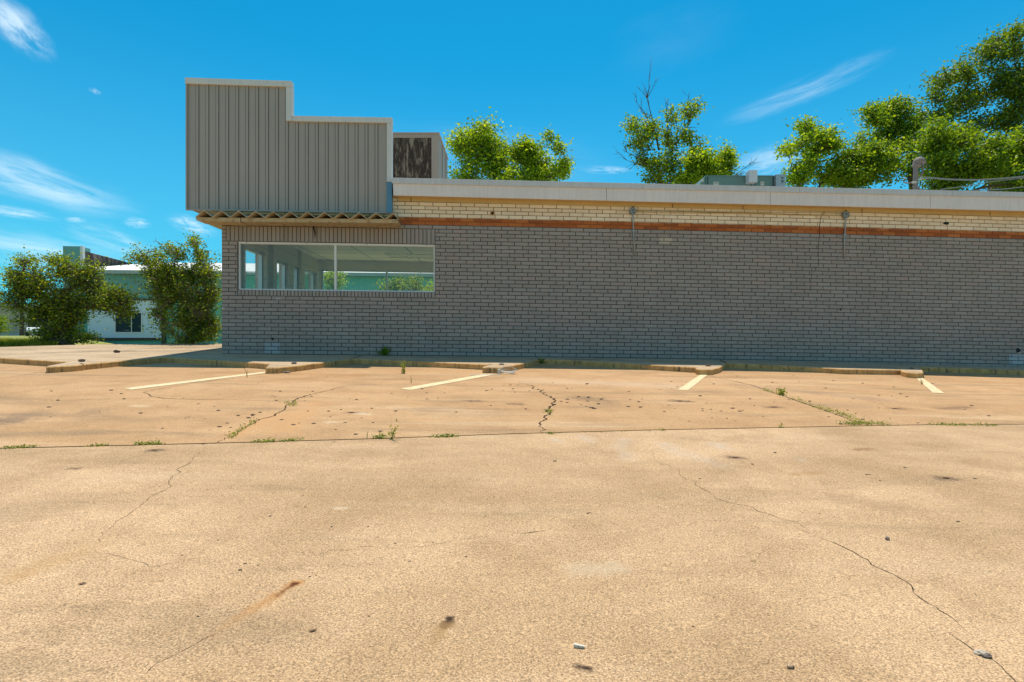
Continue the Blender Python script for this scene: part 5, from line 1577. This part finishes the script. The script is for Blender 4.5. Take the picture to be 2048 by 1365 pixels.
def kerb_tuft():
    b0 = hit(1083, 722); t_ = np.random.default_rng(10); C = np.array([[b0.x+t_.normal()*.03, b0.y-.05+t_.normal()*.03, b0.z-.04+abs(t_.normal())*.04] for _ in range(120)])
    o = leaves_mesh('kerb_weed', LM['deep'], None, C, .03, t_, t_.normal(.2, .2, 120), loc=b0); tag(o, 'dark green tuft in the kerb corner under the middle of the wall', 'weed')
kerb_tuft()

# ------------------------------------------------------------------ litter
M['debris'] = plain('dark dirt crumbs', (.10, .062, .040), .9, var=.5, scale=30, bump=0)
M['deadleaf'] = plain('dead leaf', (.16, .075, .035), .85, var=.35, scale=30, bump=.2)
rng = np.random.default_rng(77)
dm = MB()
def crumb(px, py, r, seed):
    p = lot(px, py); r *= .62; dm.blob((p.x, p.y, p.z+r*.2), r, seed, 1, .5, (1.5, 1.0, .42))
spots = []
for (cx, cy, sx_, sy__, n_, r0) in ((1080, 772, 60, 10, 14, .018), (1180, 800, 60, 14, 20, .02), (500, 830, 200, 22, 22, .017), (820, 800, 160, 22, 22, .015), (1400, 815, 150, 20, 26, .016), (1780, 815, 160, 20, 24, .018), (200, 800, 180, 20, 18, .018), (660, 850, 120, 14, 14, .015), (1300, 765, 200, 12, 14, .017), (1700, 765, 200, 10, 12, .018)):
    for _ in range(n_): spots.append((cx+rng.normal()*sx_, cy+rng.normal()*sy__, r0*rng.uniform(.5, 1.4)))
for (px, py, r) in ((606, 991, .006), (610, 1015, .006), (540, 1033, .007), (663, 1054, .007), (736, 1054, .006), (755, 1075, .007), (790, 1087, .006), (490, 1128, .007), (480, 1141, .008), (516, 1131, .006), (866, 1086, .005), (932, 1114, .006), (819, 1123, .006), (436, 1081, .006), (365, 1111, .005), (620, 1154, .005), (632, 1151, .004), (396, 1234, .005), (1386, 1254, .005), (1640, 1028, .006), (1760, 962, .008), (1740, 950, .010), (1915, 1044, .009), (1950, 958, .012), (1550, 906, .014), (1505, 929, .012), (1110, 923, .012), (1733, 950, .01), (1810, 936, .012), (1400, 958, .008), (1180, 1026, .006)):
    spots.append((px, py, r))
for i, (px, py, r) in enumerate(spots):
    if 745 < py: crumb(px, py, r, i)
tag(dm.build('dirt_crumbs', M['debris'], None, loc=lot(1000, 800)), 'scattered dark crumbs of dirt and dead leaf over the concrete', 'debris', kind='stuff')
def flat_leaf(label, px, py, L1, ang, seed, mat='deadleaf', surf=lot):
    p = surf(px, py); r = random.Random(seed); vs = []; n_ = 7
    c, s = math.cos(ang), math.sin(ang)
    for side in (1, -1):
        for i in range(n_):
            t = i/(n_-1); x = (t-.5)*L1; w_ = L1*.22*math.sin(PI*min(.98, t*.94+.03))*(1+r.uniform(-.25, .25))*side; z = .003+.004*(2*t-1)**2*L1/.05*.6+abs(w_)*.15
            vs.append((p.x+c*x-s*w_, p.y+s*x+c*w_, p.z+z))
    mid = [(p.x+c*(i/(n_-1)-.5)*L1, p.y+s*(i/(n_-1)-.5)*L1, p.z+.002+.004*(2*i/(n_-1)-1)**2*L1/.05*.6) for i in range(n_)]
    m_ = MB(); m_.add(vs[:n_]+mid+vs[n_:], [(i, i+1, n_+i+1, n_+i) for i in range(n_-1)]+[(n_+i, n_+i+1, 2*n_+i+1, 2*n_+i) for i in range(n_-1)])
    return tag(m_.build('dead_leaf', M[mat], None, loc=p), label, 'leaf', 'dead leaves on the concrete')
flat_leaf('curled dark brown leaf alone at the lower left of the slab', 164, 1169, .024, .6, 1)
flat_leaf('dark curled leaf below the orange rust streak', 626, 1263, .022, .5, 2)
flat_leaf('small brown leaf right of the rust streak', 738, 1233, .010, .8, 3)
flat_leaf('brown leaf by the grey smears below the long joint', 1472, 916, .05, .1, 4)
flat_leaf('brown leaf on the far right of the front slab', 1893, 957, .045, .0, 5)
flat_leaf('dark leaf at the left just below the long joint', 308, 901, .04, .1, 6)
flat_leaf('large brown leaf on the rear slab near the diagonal joint', 1790, 818, .07, .1, 7)
flat_leaf('dark leaf on the rear slab, centre left, beside a pale chip', 703, 826, .07, .1, 8)
flat_leaf('dark leaf right of centre on the rear slab', 1360, 803, .07, .05, 9)
flat_leaf('dark leaf on the rear slab right of the middle crack', 1548, 815, .07, .02, 10)
flat_leaf('small dark leaf in the foreground beside the two specks', 1176, 1028, .018, .3, 11)

def chunk(name, label, cat, px, py, r, mat, seed, squash=(1.5, 1, .6), surf=lot, group=None):
    p = surf(px, py); m_ = MB(); m_.blob((p.x, p.y, p.z+r*squash[2]*.7), r, seed, 2, .35, squash)
    return tag(m_.build(name, mat, None, loc=p), label, cat, group)
M['stone'] = plain('small stone', (.20, .15, .12), .85, var=.3, scale=40)
M['palechip'] = plain('pale concrete chip', (.46, .37, .27), .85, var=.2, scale=40)
chunk('pebble', 'dark round pebble alone on the right of the front slab', 'pebble', 1775, 1080, .008, M['stone'], 1, (1, 1, .9))
chunk('concrete_chip', 'pale broken concrete chip in the crack at the lower right', 'chip', 1962, 1309, .012, M['palechip'], 2, (1.6, .8, .5))
chunk('concrete_chip', 'dark wedge chip standing in the crack at the lower right', 'chip', 1974, 1315, .010, M['stone'], 3, (1.5, .6, .6))
chunk('brick_piece', 'small dark brick piece lying on the wide walkway at left', 'brick piece', 233, 706, .034, M['debris'], 4, (1.5, .8, .9), hit)
chunk('brick_piece', 'dark lump on the leftmost kerb island', 'brick piece', 163, 724, .030, M['debris'], 5, (1.6, .8, .8), hit)
chunk('brick_piece', 'flat brown stone on the second kerb island', 'brick piece', 588, 728.5, .030, M['stone'], 6, (1.4, .8, .7), hit)
chunk('brick_piece', 'brown lump on the middle kerb island beside the wire', 'brick piece', 1003, 730, .03, M['stone'], 7, (1.4, .8, .5), hit)
chunk('brick_piece', 'rusty lump on the fourth kerb island', 'brick piece', 1416, 733, .03, M['deadleaf'], 8, (1.5, .8, .5), hit)
chunk('brick_piece', 'mossy lump on the rightmost kerb island', 'brick piece', 1823, 739, .03, M['stone'], 9, (1.3, .8, .6), hit)
chunk('concrete_chip', 'pale rubble chip at the foot of the second kerb island', 'chip', 562, 746, .035, M['palechip'], 10, (1.5, .8, .5))
chunk('concrete_chip', 'grey rubble chip right beside the pale one at the second kerb island', 'chip', 574, 746.5, .03, M['stone'], 11, (1.5, .8, .5))
# plastic wedge, cigarette butt, twig
def wedge():
    p = lot(1158, 1296); c, s = math.cos(-.18), math.sin(-.18)
    T = lambda x, y, z: (p.x+c*x-s*y, p.y+s*x+c*y, p.z+z)
    t = thing('plastic_wedge', 'small pale plastic wedge with two dark holes lying in the foreground', 'wedge', p)
    m_ = MB(); m_.hexa([T(-.014, -.004, .001), T(.016, -.003, .001), T(.016, .003, .001), T(-.014, .004, .001), T(-.014, -.004, .010), T(.016, -.003, .006), T(.016, .003, .006), T(-.014, .004, .010)])
    m_.build('body', M['labelw'], t, bevel=.0006)
    h = MB()
    for x in (-.001, .011): h.blob(T(x, -.0036, .0045), .0014, 1, 1, 0, (1, .5, 1))
    split_build(h, 'hole', M['dark'], t)
wedge()
def butt():
    p = lot(1581, 1337); t = thing('cigarette_butt', 'brown cigarette butt lying in the lower right foreground', 'cigarette butt', p)
    a = MB(); a.tube([(p.x-.0085, p.y, p.z+.004), (p.x-.004, p.y-.0002, p.z+.0045), (p.x+.005, p.y-.001, p.z+.0042)], [.0036, .004, .0039], 10); a.build('filter', plain('filter paper', (.42, .27, .17), .8, bump=0), t, smooth=True)
    b_ = MB(); b_.tube([(p.x+.005, p.y-.001, p.z+.0042), (p.x+.009, p.y-.0015, p.z+.004)], [.0038, .0030], 10); b_.build('burnt_end', M['debris'], t)
butt()
def twig():
    p = lot(1508, 1124); m_ = MB()
    m_.tube([(p.x-.011, p.y+.004, p.z+.004), (p.x, p.y-.001, p.z+.005), (p.x+.006, p.y-.004, p.z+.004)], [.002, .0022, .0016], 6); m_.tube([(p.x+.004, p.y+.006, p.z+.004), (p.x+.012, p.y+.008, p.z+.005)], [.0022, .0016], 6)
    tag(m_.build('twig', M['soffit'], None, loc=p), 'short broken straw coloured twig on the right foreground slab', 'twig')
twig()
# coil of wire at the middle kerb island
def coil():
    M['wire'] = plain('pale bare wire', (.50, .48, .42), .5, .3, var=.2, bump=0)
    c0 = lot(1014, 748); r = random.Random(4); m_ = MB()
    for k in range(4):
        pts = []; R = .11+.012*k; ph = r.uniform(0, 6); ox = r.uniform(-.02, .02)
        for i in range(25):
            a = 2*PI*i/24+ph; x = c0.x+ox+R*1.05*math.cos(a); y = c0.y+R*.75*math.sin(a)
            pts.append((x, y, zlot(x, y)+.012+.012*k+.035*max(0, math.sin(a))*(k % 2)+.01*math.sin(3*a+k)))
        m_.tube(pts, .0045, 5)
    q = [(940, 751.5), (960, 750.8), (985, 751), (1000, 750.5)]
    m_.tube([lot(*p)+Vector((0, 0, .008)) for p in q], .0055, 5)
    a = hit(1012, 731); b_ = lot(1018, 742); m_.tube([a+Vector((0, 0, .02)), a.lerp(b_, .4)+Vector((0, -.03, .03)), b_+Vector((0, 0, .03))], .005, 5)
    tag(m_.build('wire_coil', M['wire'], None, loc=c0), 'loose pale coil of wire lying against the middle kerb island', 'wire')
coil()
